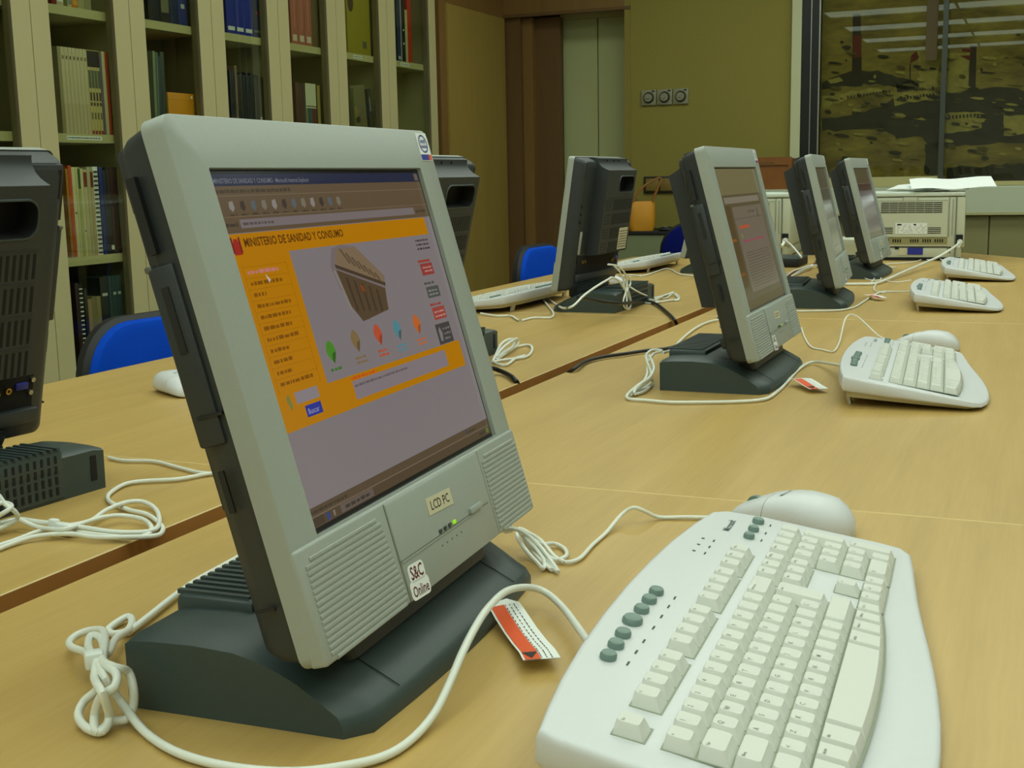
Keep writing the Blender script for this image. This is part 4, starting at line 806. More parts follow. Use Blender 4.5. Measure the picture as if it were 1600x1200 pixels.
# ------------------------------------------------------------------ cables
def cable(name, keys, r, m, label, cat='cable', extra=None, group=None):
    b = MB()
    for k in keys: b.tube([(p[0], p[1], p[2] + (r - .002 if p[2] >= 0 else 0)) for p in CABLE_PATHS[k]], r, M[m], 10 if r > .0022 else 8)
    o = single(name, b, label, cat, group=group)
    if extra: extra(o)
    return o
def tie(o, c, rz=0.0, w=.006, h=.008, ln=.010, tab=True):
    b = MB(); mt = Matrix.Translation(c) @ Matrix.Rotation(rz, 4, 'Z')
    b.rbox((-ln / 2, -w, -.001), (ln / 2, w, h), M['tie'], .002, 2, mt)
    if tab: b.rbox((-ln / 2, w - .001, .002), (ln / 2, w + .010, h + .003), M['tie'], .002, 2, mt)
    tag(b.build('cable_tie', o), 'translucent plastic tie', None)
def paper_tag(o, path, w, orange_w, side=1):
    """curled tag hanging from the cable: path is its long centre line"""
    P = [Vector(p) for p in path]; n = len(P)
    b = MB(); vs = []; fs = []
    for i, p in enumerate(P):
        d = (P[min(i + 1, n - 1)] - P[max(i - 1, 0)]).normalized(); s = d.cross(Vector((0, 0, 1))).normalized()
        for q in (-w / 2, -w / 2 + .0015, -w / 2 + .0015 + orange_w, w / 2): vs.append(p + s * (q * side))
    for i in range(n - 1):
        for k in range(3):
            a = i * 4 + k; fs.append((a, a + 1, a + 5, a + 4))
    up = [v + Vector((0, 0, .0003)) for v in vs]
    b.add(vs + up, [tuple(reversed(f)) for f in fs] + [tuple(i + len(vs) for i in f) for f in fs], M['paper'], None, True)
    # orange strip and printed lines on the upper face
    o2 = [v + Vector((0, 0, .0006)) for v in vs]
    vs2 = []; f2 = []
    for i in range(n):
        if i == 0: continue
        vs2 += [o2[i * 4 + 1], o2[i * 4 + 2]]
    for i in range(n - 2): f2.append((i * 2, i * 2 + 1, i * 2 + 3, i * 2 + 2))
    b.add(vs2, f2, M['orange_lbl'], None, True)
    rd = random.Random(1)
    for q in (.50, .64, .78):
        for i in range(1, n - 1):
            a = o2[i * 4]; c = o2[i * 4 + 3]; a2 = o2[(i + 1) * 4]; c2 = o2[(i + 1) * 4 + 3]
            for j in range(4):
                t0 = j / 4 + .04; t1 = t0 + rd.uniform(.10, .19)
                p0 = a.lerp(c, q).lerp(a2.lerp(c2, q), t0); p1 = a.lerp(c, q).lerp(a2.lerp(c2, q), t1)
                e = (c - a).normalized() * .0007
                b.add([p0, p1, p1 + e, p0 + e], [(0, 1, 2, 3)], M['ink'])
    tri = [o2[(n - 2) * 4 + 1].lerp(o2[(n - 1) * 4 + 1], .2) + Vector((0, 0, .0003)), o2[(n - 2) * 4 + 2].lerp(o2[(n - 1) * 4 + 2], .2) + Vector((0, 0, .0003)), (o2[(n - 1) * 4 + 1].lerp(o2[(n - 1) * 4 + 2], .5)).lerp(o2[(n - 2) * 4 + 1], .1) + Vector((0, 0, .0003))]
    b.add(tri, [(0, 1, 2)], M['ink'])
    tag(b.build('warning_tag', o), 'white paper tag with an orange warning strip', None)

c1 = cable('keyboard_cable', ['near_kb', 'near_knot', 'near_back'], .0028, 'cable', 'thick white cable arching from the foreground keyboard to a loose knot')
tie(c1, (.590, .552, .030), .8, .006, .010, .012, False)
cable('mouse_cable', ['near_mouse', 'near_mouse_bundle', 'near_mouse_bundle2'], .0019, 'cable', 'thin white mouse cable with a tied bundle at the right of the foreground computer', extra=lambda o: tie(o, (1.002, .441, .018), -.7, .009, .010, .009))
cable('mouse_cable', ['left_a'], .0022, 'cable', 'straight white cable leaving the left-edge computer foot towards the foreground screen')
cable('keyboard_cable', ['left_b', 'left_c', 'left_d'], .0024, 'cable', 'white cable folded into long flat loops near the left edge', extra=lambda o: tie(o, (.897, .863, .002), -.1, .010, .011, .007))
cable('power_cable', ['left_loop'], .0024, 'cable', 'white cable coil cut by the left picture edge behind the vented computer foot')
cable('keyboard_cable', ['mid_kb', 'mid_knot', 'mid_back'], .0024, 'cable', 'white cable running past the second computer foot to a knot')
cable('mouse_cable', ['mid_mouse'], .0016, 'cable', 'thin white cable rising in a hump between the second computer and the second keyboard')
cable('power_cable', ['mid_black'], .0034, 'cable_black', 'black power cable going under the second front-row computer')
cable('keyboard_cable', ['far_kb'], .0024, 'cable', 'white cable curving along the third computer foot to the third keyboard')
cable('mouse_cable', ['far_mouse', 'far_m4'], .0019, 'cable', 'short white cable curl between the third and fourth front-row computers')
cable('power_cable', ['far_power'], .0042, 'cable', 'thick white power cord rising to the socket of the big printer')
cable('keyboard_cable', ['far_kb4', 'far_hub'], .0022, 'cable', 'white cable looped in front of the big printer')
cable('keyboard_cable', ['b3_mouse'], .0026, 'cable', 'white cable zigzagging over the foot of the middle back-row computer')
cable('video_cable', ['b3_tie', 'b3_tie2'], .0022, 'cable', 'white cables tied upright behind the middle back-row computer', extra=lambda o: tie(o, (3.155, 1.027, .030), 0, .006, .008, .014, False))
cable('network_cable', ['b3_coil'], .0026, 'cable', 'flat white cable coil beside the middle back-row computer foot')
cable('power_cable', ['b3_black'], .0040, 'cable_black', 'black power cable dropping into the table gap near the middle back-row computer')
cable('mouse_cable', ['b3_kb'], .0026, 'cable', 'white cable waving in front of the far back-row keyboard')
cable('keyboard_cable', ['b2_coil'], .0026, 'cable', 'white cable loops just right of the foreground silver screen')
cable('power_cable', ['b2_black'], .0042, 'cable_black', 'short black power cable dropping into the gap right of the foreground screen')
cable('network_cable', ['b4_cables'], .0030, 'cable', 'white cable bundle between the second and third front-row computers')
cable('power_cable', ['p2_power'], .0040, 'cable', 'white power cord of the partly hidden printer')
paper_tag(c1, [(.835, .378, .012), (.830, .367, .013), (.816, .355, .010), (.802, .342, .006), (.785, .328, .005), (.765, .314, .008), (.747, .303, .010)], .026, .011, -1)
ck = {o.get('label', ''): o for o in bpy.data.objects}
paper_tag(ck['white cable running past the second computer foot to a knot'], [(1.975, .352, .010), (1.962, .342, .012), (1.945, .330, .010), (1.925, .318, .008), (1.905, .306, .007)], .030, .013, -1)
paper_tag(ck['white cable curving along the third computer foot to the third keyboard'], [(3.40, .425, .010), (3.38, .41, .011), (3.36, .395, .010), (3.335, .378, .008)], .028, .012, -1)
# ------------------------------------------------------------------ tables
def table(name_label, poly, front_edge, group):
    """poly: plan outline; thin bright rim along the top edge"""
    cx = sum(p[0] for p in poly) / len(poly); cy = sum(p[1] for p in poly) / len(poly)
    root = thing('meeting_table', name_label, 'table', (cx, cy, -T), 0, group)
    lp = [(p[0] - cx, p[1] - cy) for p in poly]
    def ins(d):
        out = []
        for x, y in lp: out.append((x - math.copysign(d, x), y - math.copysign(d, y)))
        return out
    b = MB(); b.loft([[(x, y, T - .027) for x, y in lp], [(x, y, T - .0012) for x, y in lp]], M['beech_edge'], (True, False), smooth=False)
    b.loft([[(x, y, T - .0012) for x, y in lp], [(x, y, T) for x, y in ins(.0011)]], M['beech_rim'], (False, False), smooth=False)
    b.add([(x, y, T) for x, y in ins(.0011)], [tuple(range(len(lp)))], M['beech'])
    b.build('table_top', root)
    xs = [p[0] for p in lp]; ys = [p[1] for p in lp]
    for sx in (min(xs) + .07, max(xs) - .07):
        for sy in (min(ys) + .07, max(ys) - .07):
            l = MB(); l.cyl((sx, sy, 0), .025, T - .028, M['dark_metal'], seg=16); l.build('leg', root)
    f = MB(); f.box((min(xs) + .07, min(ys) + .06, T - .09), (max(xs) - .07, min(ys) + .08, T - .028), M['dark_metal']); f.box((min(xs) + .07, max(ys) - .08, T - .09), (max(xs) - .07, max(ys) - .06, T - .028), M['dark_metal'])
    f.build('frame', root)
    return root
G = .0012
FX = [-.42, 1.2397, 2.9012, 4.562]
tl = ['beech table top under the foreground computer and keyboard', 'beech table top under the second front-row computer', 'beech table top under the third and fourth front-row computers']
for i in range(3):
    table(tl[i], [(FX[i] + G, -.10), (FX[i + 1] - G, -.10), (FX[i + 1] - G, .7555), (FX[i] + G, .7555)], 0, 'beech tables of the front row')
table('end section of beech table with a cut corner under the big printer', [(4.562 + G, -.10), (4.86, -.10), (5.36, .30), (5.36, .7555), (4.562 + G, .7555)], 0, 'beech tables of the front row')
tb = ['beech table top under the left-edge back-row computer', 'beech table top under the hidden back-row computer, right of the foreground screen', 'beech table top under the middle back-row computer']
BX = [-.46, 1.20, 2.862, 4.522]
for i in range(3):
    table(tb[i], [(BX[i] + G, .7895), (BX[i + 1] - G, .7895), (BX[i + 1] - G, 1.575), (BX[i] + G, 1.575)], 0, 'beech tables of the back row')
table('end section of the back-row beech table under the half-hidden printer', [(4.522 + G, .7895), (5.36, .7895), (5.36, 1.20), (4.95, 1.575), (4.522 + G, 1.575)], 0, 'beech tables of the back row')

# ------------------------------------------------------------------ chairs
def chair(label, x, y, rz, fab, group, bz=.455):
    root = thing('office_chair', label, 'chair', (x, y, -T), R(rz), group)
    # backrest faces local -Y
    def shape(w, h, n=7):
        P = []
        for cx, cz, a0 in ((w / 2 - .14, h - .13, 0), (-w / 2 + .14, h - .13, 90), (-w / 2 + .07, .07, 180), (w / 2 - .07, .07, 270)):
            rx = .14 if cz > .1 else .07; rz_ = .13 if cz > .1 else .07
            for k in range(n + 1):
                a = R(a0 + 90 * k / n); P.append((cx + rx * math.cos(a), cz + rz_ * math.sin(a)))
        return P
    def curve(p, d): return (p[0], d - .10 * (p[0] / .25) ** 2 * .35, p[1])
    B = MB(); loops = []
    for s, d in ((.90, -.030), (.97, -.024), (1.0, -.010), (.99, .002)): loops.append([curve(((p[0]) * s, (p[1] - .17) * s + .17), d) for p in shape(.44, .36)])
    B.loft(loops, M[fab], (True, True)); o = B.build('backrest', root); o.location = (0, 0, bz)
    K = MB(); loops = []
    for s, d in ((1.0, -.008), (1.05, .004), (1.05, .022), (.9, .034)): loops.append([curve(((p[0]) * s, (p[1] - .17) * s + .17), d) for p in shape(.44, .36)])
    K.loft(loops, M['black'], (True, True)); o = K.build('back_shell', root); o.location = (0, 0, bz)
    s_ = MB(); s_.rbox((-.22, -.46, .41), (.22, -.02, .47), M[fab], .028, 4); s_.build('seat', root)
    p_ = MB(); p_.rbox((-.03, .0, .36), (.03, .045, .62), M['black'], .008); p_.rbox((-.03, -.25, .36), (.03, .045, .40), M['black'], .006); p_.build('back_bracket', root)
    g_ = MB(); g_.cyl((0, -.24, .10), .025, .30, M['black'], seg=16); g_.build('column', root)
    for k in range(5):
        a = 2 * PI * k / 5 + .3; l = MB(); l.tube([(0, -.24, .10), (.28 * math.cos(a), -.24 + .28 * math.sin(a), .065)], .016, M['black'], 8, fine=1)
        leg = l.build('leg', root); c = MB(); c.cyl((.28 * math.cos(a) - .012, -.24 + .28 * math.sin(a), .028), .028, .024, M['black'], 'x', 14); c.build('caster', leg)
    return root
GC = 'office chairs behind the back table row'
chair('bright blue office chair backrest between the left-edge computer and the foreground screen', 2.245, 1.86, -6, 'blue_fabric', GC, .43)
chair('bright blue office chair backrest beside the middle back-row computer', 4.55, 1.84, -4, 'blue_fabric', GC)
chair('blue office chair backrest, darkened for shade, left of the second front-row computer', 5.60, 1.405, -88, 'shaded_blue_fabric', GC, .505)

# ------------------------------------------------------------------ bookcases with glass doors along the left side
YF = 2.80
SH = [-.275, .112, .500, .890, 1.28]
KB_ = 1.0143
BAYS = [(2.50, 2.94), (2.94, 3.382), (3.382, 3.826), (3.826, 4.257), (4.257, 4.697), (4.697, 5.145), (5.145, 5.640)]
def bookcase(label, bays, group):
    x0 = bays[0][0]; x1 = bays[-1][1]
    root = thing('bookcase', label, 'bookcase', (x0, YF, -T), 0, group)
    wd = x1 - x0; C_ = M['carcass']
    for s in (0, 1):
        p = MB(); a = .0008 if s == 0 else wd - .0188; p.box((a, .022, .0), (a + .018, .42, 2.50), M['cream']); p.build('side_panel', root)
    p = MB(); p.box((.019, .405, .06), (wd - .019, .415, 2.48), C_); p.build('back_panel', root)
    p = MB(); p.box((.0008, .022, 2.48), (wd - .0008, .42, 2.50), M['cream']); p.build('top_panel', root)
    p = MB(); p.box((.019, .03, 0), (wd - .019, .40, .06), M['cream']); p.build('plinth', root)
    for (a, c) in bays:
        a -= x0; c -= x0
        if a > .1:
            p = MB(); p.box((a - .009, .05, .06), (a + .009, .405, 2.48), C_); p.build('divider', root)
        for z in SH:
            p = MB(); p.box((a + .012, .036, z - .028 + T), (c - .012, .40, z + T), M['cream']); p.build('shelf', root)
        d = MB(); z0 = .07; z1 = 2.49; g = .0016; st = .0755
        ol = [(a + g, z0), (c - g, z0), (c - g, z1), (a + g, z1)]; il = [(a + st, z0 + .08), (c - st, z0 + .08), (c - st, z1 - .08), (a + st, z1 - .08)]
        for y, flip in ((0.0, 1), (.020, 0)):
            vs = [(x, y, z) for x, z in ol + il]; fs = [(i, (i + 1) % 4, 4 + (i + 1) % 4, 4 + i) for i in range(4)]
            d.add(vs, fs if flip else [tuple(reversed(f)) for f in fs], M['cream'])
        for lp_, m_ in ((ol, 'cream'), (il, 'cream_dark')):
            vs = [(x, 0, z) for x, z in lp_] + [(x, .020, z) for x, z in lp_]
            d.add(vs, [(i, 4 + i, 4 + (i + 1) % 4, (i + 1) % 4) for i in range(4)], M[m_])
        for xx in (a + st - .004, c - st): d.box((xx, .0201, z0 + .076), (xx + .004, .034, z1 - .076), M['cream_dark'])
        do = d.build('door', root)
        gl = MB(); gl.box((a + st - .006, .0085, z0 + .074), (c - st + .006, .0125, z1 - .074), M['glass']); gl.build('glass_pane', do)
    return root
GB = 'cream bookcases with glass doors'
bookcase('cream glass-door bookcase at the left picture edge behind the dark vented computer', BAYS[0:2], GB)
bookcase('cream glass-door bookcase with the yellow box and blue binders, behind the foreground computer', BAYS[2:4], GB)
bookcase('cream glass-door bookcase with the pink volumes and olive box file', BAYS[4:6], GB)
bookcase('narrow single-door cream bookcase at the far end with red and navy books', BAYS[6:7], GB)
# ---- shelf name strips
def strip(x0, x1, z, label):
    b = MB(); b.box((0, 0, 0), (x1 - x0, .001, .012), M['paper']); rd = random.Random(int(x0 * 100)); x = .004
    while x < x1 - x0 - .006:
        w = rd.uniform(.003, .008); b.box((x, -.0004, .004), (min(x + w, x1 - x0 - .003), 0, .008), M['ink']); x += w + .003
    single('shelf_label', b, label, 'label', (x0, YF + .0348, z - .019))
strip(3.09, 3.25, .500, 'white printed strip on the shelf edge below the cream volumes')
strip(4.89, 4.965, .890, 'small white label on the shelf edge under the olive box file')
strip(5.33, 5.42, .890, 'small white label on the shelf edge under the navy books')

# ---- books
def bz(z): return {.883: .890, .4985: .500, .115: .112, -.27: -.275}.get(z, z)
def book(x, w, h, d, z, c, label, group, lean=0.0, name='book', deco=None, y=YF + .040, rough=.6, band=None):
    x = x * KB_ + .002; w *= KB_; h *= KB_; z = bz(z)
    key = (c, rough)
    if key not in EM: EM[key] = mat('book_cover', c, rough, noise=(30, .05))
    b = MB()
    # covers and spine around a paler page block; spine faces the room
    b.rbox((0, 0, 0), (w, .006, h), EM[key], .0018, 2)
    b.box((0, .003, 0), (.0016, d, h), EM[key]); b.box((w - .0016, .003, 0), (w, d, h), EM[key])
    b.box((.0016, .004, .002), (w - .0016, d - .003, h - .003), M['paper'])
    for (f0, f1, col, *mg) in (band or []):
        k2 = (col, 'band')
        if k2 not in EM: EM[k2] = mat('spine_print', col, .6)
        m_ = mg[0] if mg else .1
        b.box((w * m_, -.0006, h * f0), (w * (1 - m_), .0004, h * f1), EM[k2])
    o = single(name, b, label, 'book' if name == 'book' else name.replace('_', ' '), (x, y, z), 0, group)
    if lean: o.rotation_euler = (0, R(lean), 0)
    return o
def run(x, z, items, label, group, gap=.0008):
    for it in items:
        w, h, c = it[0], it[1], it[2]; kw = it[3] if len(it) > 3 else {}
        lb = kw.pop('label', label); book(x, w, h, kw.pop('d', .20), z, c, lb, group, **kw); x += w + gap
    return x
W1 = (176, 162, 122); W2 = (196, 182, 146)
# bay with the long run of cream volumes
g1 = 'cream volumes on the middle shelf'
run(3.037, .4985, [(.0125, .262, (150, 138, 100))], 'narrow tan volume at the left end of the cream run', g1)
ORD = ['first', 'second', 'third', 'fourth', 'fifth', 'sixth', 'seventh', 'added eighth']
for k in range(7): run(3.0505 + k * .0163, .4985, [(.0155, .262, W2, dict(band=[(.86, .9, (120, 104, 80), .3), (.0, .35, (188, 172, 134), .1)]))], ORD[k] + ' from the left of the seven plain cream volumes', g1)
for k in range(4): run(3.165 + k * .0138, .4985, [(.0130, .262, (198, 180, 120), dict(band=[(.80, .99, (42, 32, 40), .02), (.55, .76, (92, 100, 84), .1), (.40, .50, (70, 60, 50), .2), (.34, .38, (70, 60, 50), .2), (.18, .26, (110, 100, 74), .25), (.0, .045, (140, 50, 40), .15)]))], ORD[k] + ' from the left of the four dark-topped printed-spine volumes', 'printed-spine volumes on the middle shelf')
run(3.2215, .4985, [(.010, .25, (104, 92, 110), dict(label='thin lilac-grey book beside the printed-spine volumes')), (.015, .262, (202, 186, 150), dict(label='white book between the lilac-grey and the red book')), (.0145, .262, (178, 66, 30), dict(label='red book at the right end of the middle shelf'))], '', 'books ending the middle shelf')
# same bay, upper shelf (only the feet show)
run(3.03, .883, [(.020, .22, (126, 36, 24), dict(label='red book foot at the top left bay')), (.030, .22, (190, 176, 140), dict(band=[(.05, .12, (230, 226, 214))], label='cream book with white sticker on the top shelf, left bay')), (.014, .2, (96, 100, 50), dict(label='olive booklet on the top shelf, left bay')), (.020, .21, (190, 172, 120), dict(band=[(.04, .1, (120, 130, 130))], label='pale book right of the olive booklet, top shelf')), (.024, .16, (200, 120, 20), dict(band=[(.05, .16, (220, 150, 40))], label='orange book on the top shelf, left bay')), (.03, .2, (168, 160, 116), dict(label='sand-coloured book right of the orange one, top shelf')), (.03, .2, (150, 140, 100), dict(label='greyish tan book at the right of the top shelf, left bay'))], '', 'books on the top shelf of the left bay')
# same bay, lower shelf
gl_ = 'books on the lower shelf of the left bay'
run(3.032, .115, [(.011, .275, (170, 110, 20), dict(label='amber book at the left of the lower shelf')), (.014, .285, (190, 70, 26), dict(label='orange-red book at the left of the lower shelf')),
    (.015, .28, (214, 200, 150), dict(band=[(.48, .50, (40, 40, 40), .3)], label='cream book right of the orange-red one')), (.010, .28, (200, 190, 140), dict(label='slim cream book with plain spine, lower shelf')), (.010, .28, (170, 172, 110), dict(band=[(.76, .98, (50, 92, 30), .05)], label='slim book with green top, lower shelf')),
    (.012, .275, (208, 196, 150), dict(band=[(.28, .3, (60, 80, 100), .3)], label='cream book right of the green-topped one')), (.016, .272, (196, 180, 132), dict(band=[(.8, .97, (130, 44, 34), .05)], label='tan book with a red top, lower shelf')), (.014, .28, (178, 170, 132), dict(label='grey-cream book in the middle of the lower shelf')),
    (.012, .27, (190, 160, 110), dict(band=[(.8, .98, (110, 36, 30), .05)], label='light brown book beside the spiral-bound one'))], '', gl_)
sp = MB(); sp.box((0, .003, 0), (.022, .2, .285), M['paper'])
for k in range(19): sp.tube([(.003 + .016 * t / 4, .004 - .006 * math.sin(PI * t / 4), .008 + k * .0145) for t in range(5)], .0028, M['black'], 6, fine=1)
single('spiral_bound_book', sp, 'spiral-bound white book with black comb on the lower shelf', 'book', (3.1585 * KB_ + .002, YF + .042, .112), 0, gl_)
run(3.1815, .115, [(.016, .28, (22, 40, 120), dict(label='blue book right of the spiral-bound one')), (.016, .27, (26, 30, 52), dict(label='dark blue book on the lower shelf of the left bay')), (.016, .28, (40, 28, 30), dict(band=[(.05, .1, (220, 220, 210), .1)], label='black book with white sticker, lower shelf')), (.018, .28, (60, 24, 28), dict(label='dark red book at the right end of the lower shelf')), (.016, .28, (50, 30, 30), dict(label='brownish black book beside the door frame, lower shelf'))], '', gl_)
# same bay, bottom shelf
gb_ = 'books on the bottom shelf of the left bay'
run(3.035, -.27, [(.018, .30, (48, 26, 28), dict(label='dark maroon book at the left of the bottom shelf'))], '', gb_)
sp = MB(); sp.box((0, .003, 0), (.018, .2, .30), M['black'])
for k in range(20): sp.tube([(.003 + .012 * t / 4, .004 - .006 * math.sin(PI * t / 4), .008 + k * .0145) for t in range(5)], .0024, M['paper'], 6, fine=1)
single('spiral_bound_book', sp, 'black book with white comb binding on the bottom shelf', 'book', (3.054 * KB_ + .002, YF + .042, -.275), 0, gb_)
run(3.075, -.27, [(.012, .28, (30, 26, 26), dict(label='thin black book beside the white comb binding')), (.018, .245, (150, 122, 90), dict(label='light brown book on the bottom shelf')), (.020, .25, (120, 110, 70), dict(label='olive tan book on the bottom shelf')), (.020, .25, (134, 120, 80), dict(label='wide tan book in the middle of the bottom shelf')), (.040, .31, (18, 20, 18), dict(band=[(.8, .83, (190, 190, 180), .2)], label='thick black binder on the bottom shelf')), (.014, .31, (50, 66, 62), dict(label='grey-green folder beside the black binder')), (.022, .31, (38, 60, 62), dict(band=[(.8, .83, (180, 186, 176), .2)], label='teal binder on the bottom shelf, left of two')), (.022, .31, (40, 62, 66), dict(band=[(.8, .83, (180, 186, 176), .2)], label='teal binder at the right end of the bottom shelf'))], '', gb_)
# bay at the picture edge
run(2.70, .4985, [(.03, .10, (120, 104, 70), dict(label='low tan booklet at the very left picture edge, middle shelf'))], '', 'books at the left picture edge')
run(2.74, .115, [(.022, .30, (150, 140, 80), dict(label='ochre book at the left picture edge')), (.016, .30, (40, 36, 34), dict(label='black book at the left picture edge')), (.03, .31, (100, 84, 70), dict(label='brown-grey book at the left picture edge')), (.03, .31, (92, 78, 66), dict(label='wide brown book beside the left door frame')), (.03, .30, (80, 70, 60), dict(label='dark brown book behind the top of the left-edge computer'))], '', 'books at the left picture edge')
# bay 2
g2 = 'items in the bay with the yellow box'
run(3.478, .883, [(.060, .30, (24, 26, 34), dict(label='thick black binder at the top of the yellow-box bay')), (.052, .30, (24, 26, 34), dict(band=[(.11, .33, (110, 108, 76), .12)], label='black binder with a tan label, top of the yellow-box bay')), (.044, .3, (30, 40, 76), dict(label='dark navy binder at the top of the yellow-box bay')), (.050, .30, (36, 48, 116), dict(band=[(.19, .24, (170, 176, 180), .3), (.5, .56, (170, 176, 180), .3)], label='blue binder with white rings, top of the yellow-box bay'))], '', g2)
book(3.475, .014, .285, .2, .4985, (120, 132, 104), 'pale green book standing left of the yellow box', g2, lean=2)
book(3.490, .010, .282, .2, .4985, (96, 110, 96), 'grey-green book second from left beside the yellow box', g2, lean=2.5)
book(3.502, .016, .27, .2, .4985, (50, 62, 70), 'dark slate book leaning beside the yellow box', g2, lean=1)
book(3.522, .022, .285, .2, .4985, (58, 66, 54), 'dark green folder directly left of the yellow box', g2)
bx = MB(); bx.rbox((0, 0, 0), (.150, .16, .155), mat('yellow_card', (214, 140, 8), .5, noise=(10, .1)), .003); bx.box((.128, -.0006, .138), (.136, 0, .146), M['paper']); bx.box((0, -.0004, .13), (.150, .0, .1306), M['bag_dark'])
single('card_box', bx, 'bright yellow cardboard box on the middle shelf above the foreground screen', 'box', (3.556 * KB_, YF + .042, .500), 0, g2)
# bay 3
g3 = 'blue binders on the top shelf'
for k in range(4):
    book(3.916 + k * .0555, .054, .31, .24, .883, (20, 40, 150) if k < 3 else (22, 30, 80), ['blue binder with a white base label, leftmost of the set of four', 'blue binder with a white base label, second of the set of four', 'blue binder with a white base label, third of the set of four', 'dark blue binder with a red dot at the right of the binder set'][k], g3, name='ring_binder', band=([(.04, .085, (206, 210, 206), .12)] if k < 3 else [(.06, .09, (90, 100, 96), .1), (.28, .31, (200, 40, 30), .4)]))
g3b = 'dark books under the blue binders'
cols = [(30, 34, 50), (28, 28, 34), (120, 100, 84), (26, 26, 26), (34, 26, 36), (24, 34, 30), (28, 28, 28), (22, 24, 24), (30, 40, 36), (36, 28, 30), (26, 26, 30), (84, 66, 46), (30, 34, 30), (26, 24, 24)]
hs = [.25, .25, .27, .24, .245, .24, .25, .24, .25, .235, .245, .245, .24, .23]
nm = ['dark navy', 'black-blue', 'pale tan', 'plain black', 'dark violet', 'bottle green', 'matt black', 'jet black', 'moss black', 'wine black', 'ink black', 'brown', 'dark grey-green', 'charred brown']
x = 3.915
for k, (c_, h_) in enumerate(zip(cols, hs)):
    w_ = .014 if k in (2, 11) else (.018 if k % 3 else .013)
    bd = [(.05, .30, (170, 160, 120), .42)] if k == 4 else ([(.30, .36, (190, 186, 160), .1)] if k == 11 else ([(.1, .8, (90, 80, 90), .45)] if k in (7, 9) else ([(.72, .98, (40, 44, 50), .05)] if k == 6 else None)))
    book(x, w_, h_, .19, .4985, c_, nm[k] + ' book in the dark row under the blue binders', g3b, band=bd); x += w_ + .001
    if x > 4.16: break
# bay 4
g4 = 'pink volumes on the top shelf'
for k in range(4):
    book(4.345 + k * .052, .050, .31, .24, .883, (170, 96, 84) if k < 3 else (96, 78, 50), ['dusty pink volume, leftmost of the pink set', 'dusty pink volume, middle of the pink set', 'dusty pink volume, right of the pink set', 'brown volume right of the pink set'][k], g4, band=[(.04, .12, (206, 190, 170), .2), (.2, .9, (186, 120, 106), .42)] if k < 3 else None)
g4b = 'small books under the pink volumes'
run(4.355, .4985, [(.032, .235, (74, 34, 34), dict(label='thick maroon book under the pink volumes')), (.026, .225, (62, 28, 30), dict(label='dark maroon book beside the boxed set'))], '', g4b)
x = 4.428
for k in range(5):
    c_ = [(120, 116, 96), (32, 80, 84), (36, 84, 86), (100, 24, 34), (96, 24, 40)][k]
    book(x, .015, .235, .16, .4985, c_, ['grey', 'teal left', 'teal right', 'crimson left', 'crimson right'][k] + ' volume with cream top in the small matching set', g4b, band=[(.62, 1.0, (206, 204, 176), .02), (.58, .60, (210, 210, 180), 0)]); x += .0158
run(4.508, .4985, [(.010, .232, (24, 24, 24), dict(label='thin black book right of the cream-topped set')), (.022, .232, (150, 132, 56), dict(label='mustard yellow book right of the cream-topped set'))], '', g4b)
# bay 5
g5 = 'items in the bay with the olive box file'
bf = MB(); bf.rbox((0, 0, 0), (.205, .08, .275), mat('olive_card', (150, 136, 30), .55, noise=(8, .08)), .003); bf.prism([(.010 + .024 * math.cos(a) + .024, .215 + .038 * math.sin(a)) for a in [2 * PI * k / 16 for k in range(16)]], 'y', -.0008, 0, mat('dark_oval', (80, 50, 30), .6)); bf.box((.13, -.0008, .03), (.165, 0, .06), mat('dark_stamp', (84, 84, 60), .6))
single('box_file', bf, 'olive yellow box file with a dark oval mark on the top shelf', 'box file', (4.79 * KB_, YF + .042, .890), 0, g5)
book(5.000, .020, .28, .16, .883, (60, 46, 44), 'dark brown book right of the olive box file', g5)
gm = MB(); gm.rbox((0, 0, 0), (.125, .02, .25), mat('grey_card', (110, 104, 68), .6, noise=(10, .1)), .003); gm.prism([(.045 + .02 * math.cos(a), .10 + .015 * math.sin(a)) for a in [2 * PI * k / 12 for k in range(12)]], 'y', -.0008, 0, M['ink']); gm.box((.0, -.0006, .0), (.02, 0, .24), mat('green_strip', (70, 84, 40), .6)); gm.box((.02, -.0006, .11), (.04, 0, .16), mat('gold_patch', (150, 116, 20), .6))
o = single('folder', gm, 'grey-olive folder leaning to the left below the olive box file', 'folder', (4.802 * KB_, YF + .042, .500), 0, g5); o.rotation_euler = (0, R(-6), 0); o.location.x += .02
book(4.965, .03, .24, .16, .4985, (34, 40, 36), 'dark green-black book leaning beside the grey-olive folder', g5, lean=-7, band=[(.6, .85, (170, 170, 160), .44)])
# bay 6
g6 = 'books at the far end of the top shelf'
run(5.238, .883, [(.034, .28, (36, 52, 78), dict(label='navy blue book at the left of the end bay', band=[(.03, .08, (180, 184, 176), .2)])), (.010, .28, (150, 150, 160), dict(label='thin grey book beside the navy book')), (.034, .28, (24, 26, 36), dict(label='black book with white dots in the end bay', band=[(.28, .31, (230, 230, 220), .35), (.5, .53, (230, 230, 220), .35)])), (.024, .24, (188, 178, 120), dict(label='cream booklet in the end bay')), (.040, .30, (184, 44, 14), dict(label='bright red book in the end bay'))], '', g6)

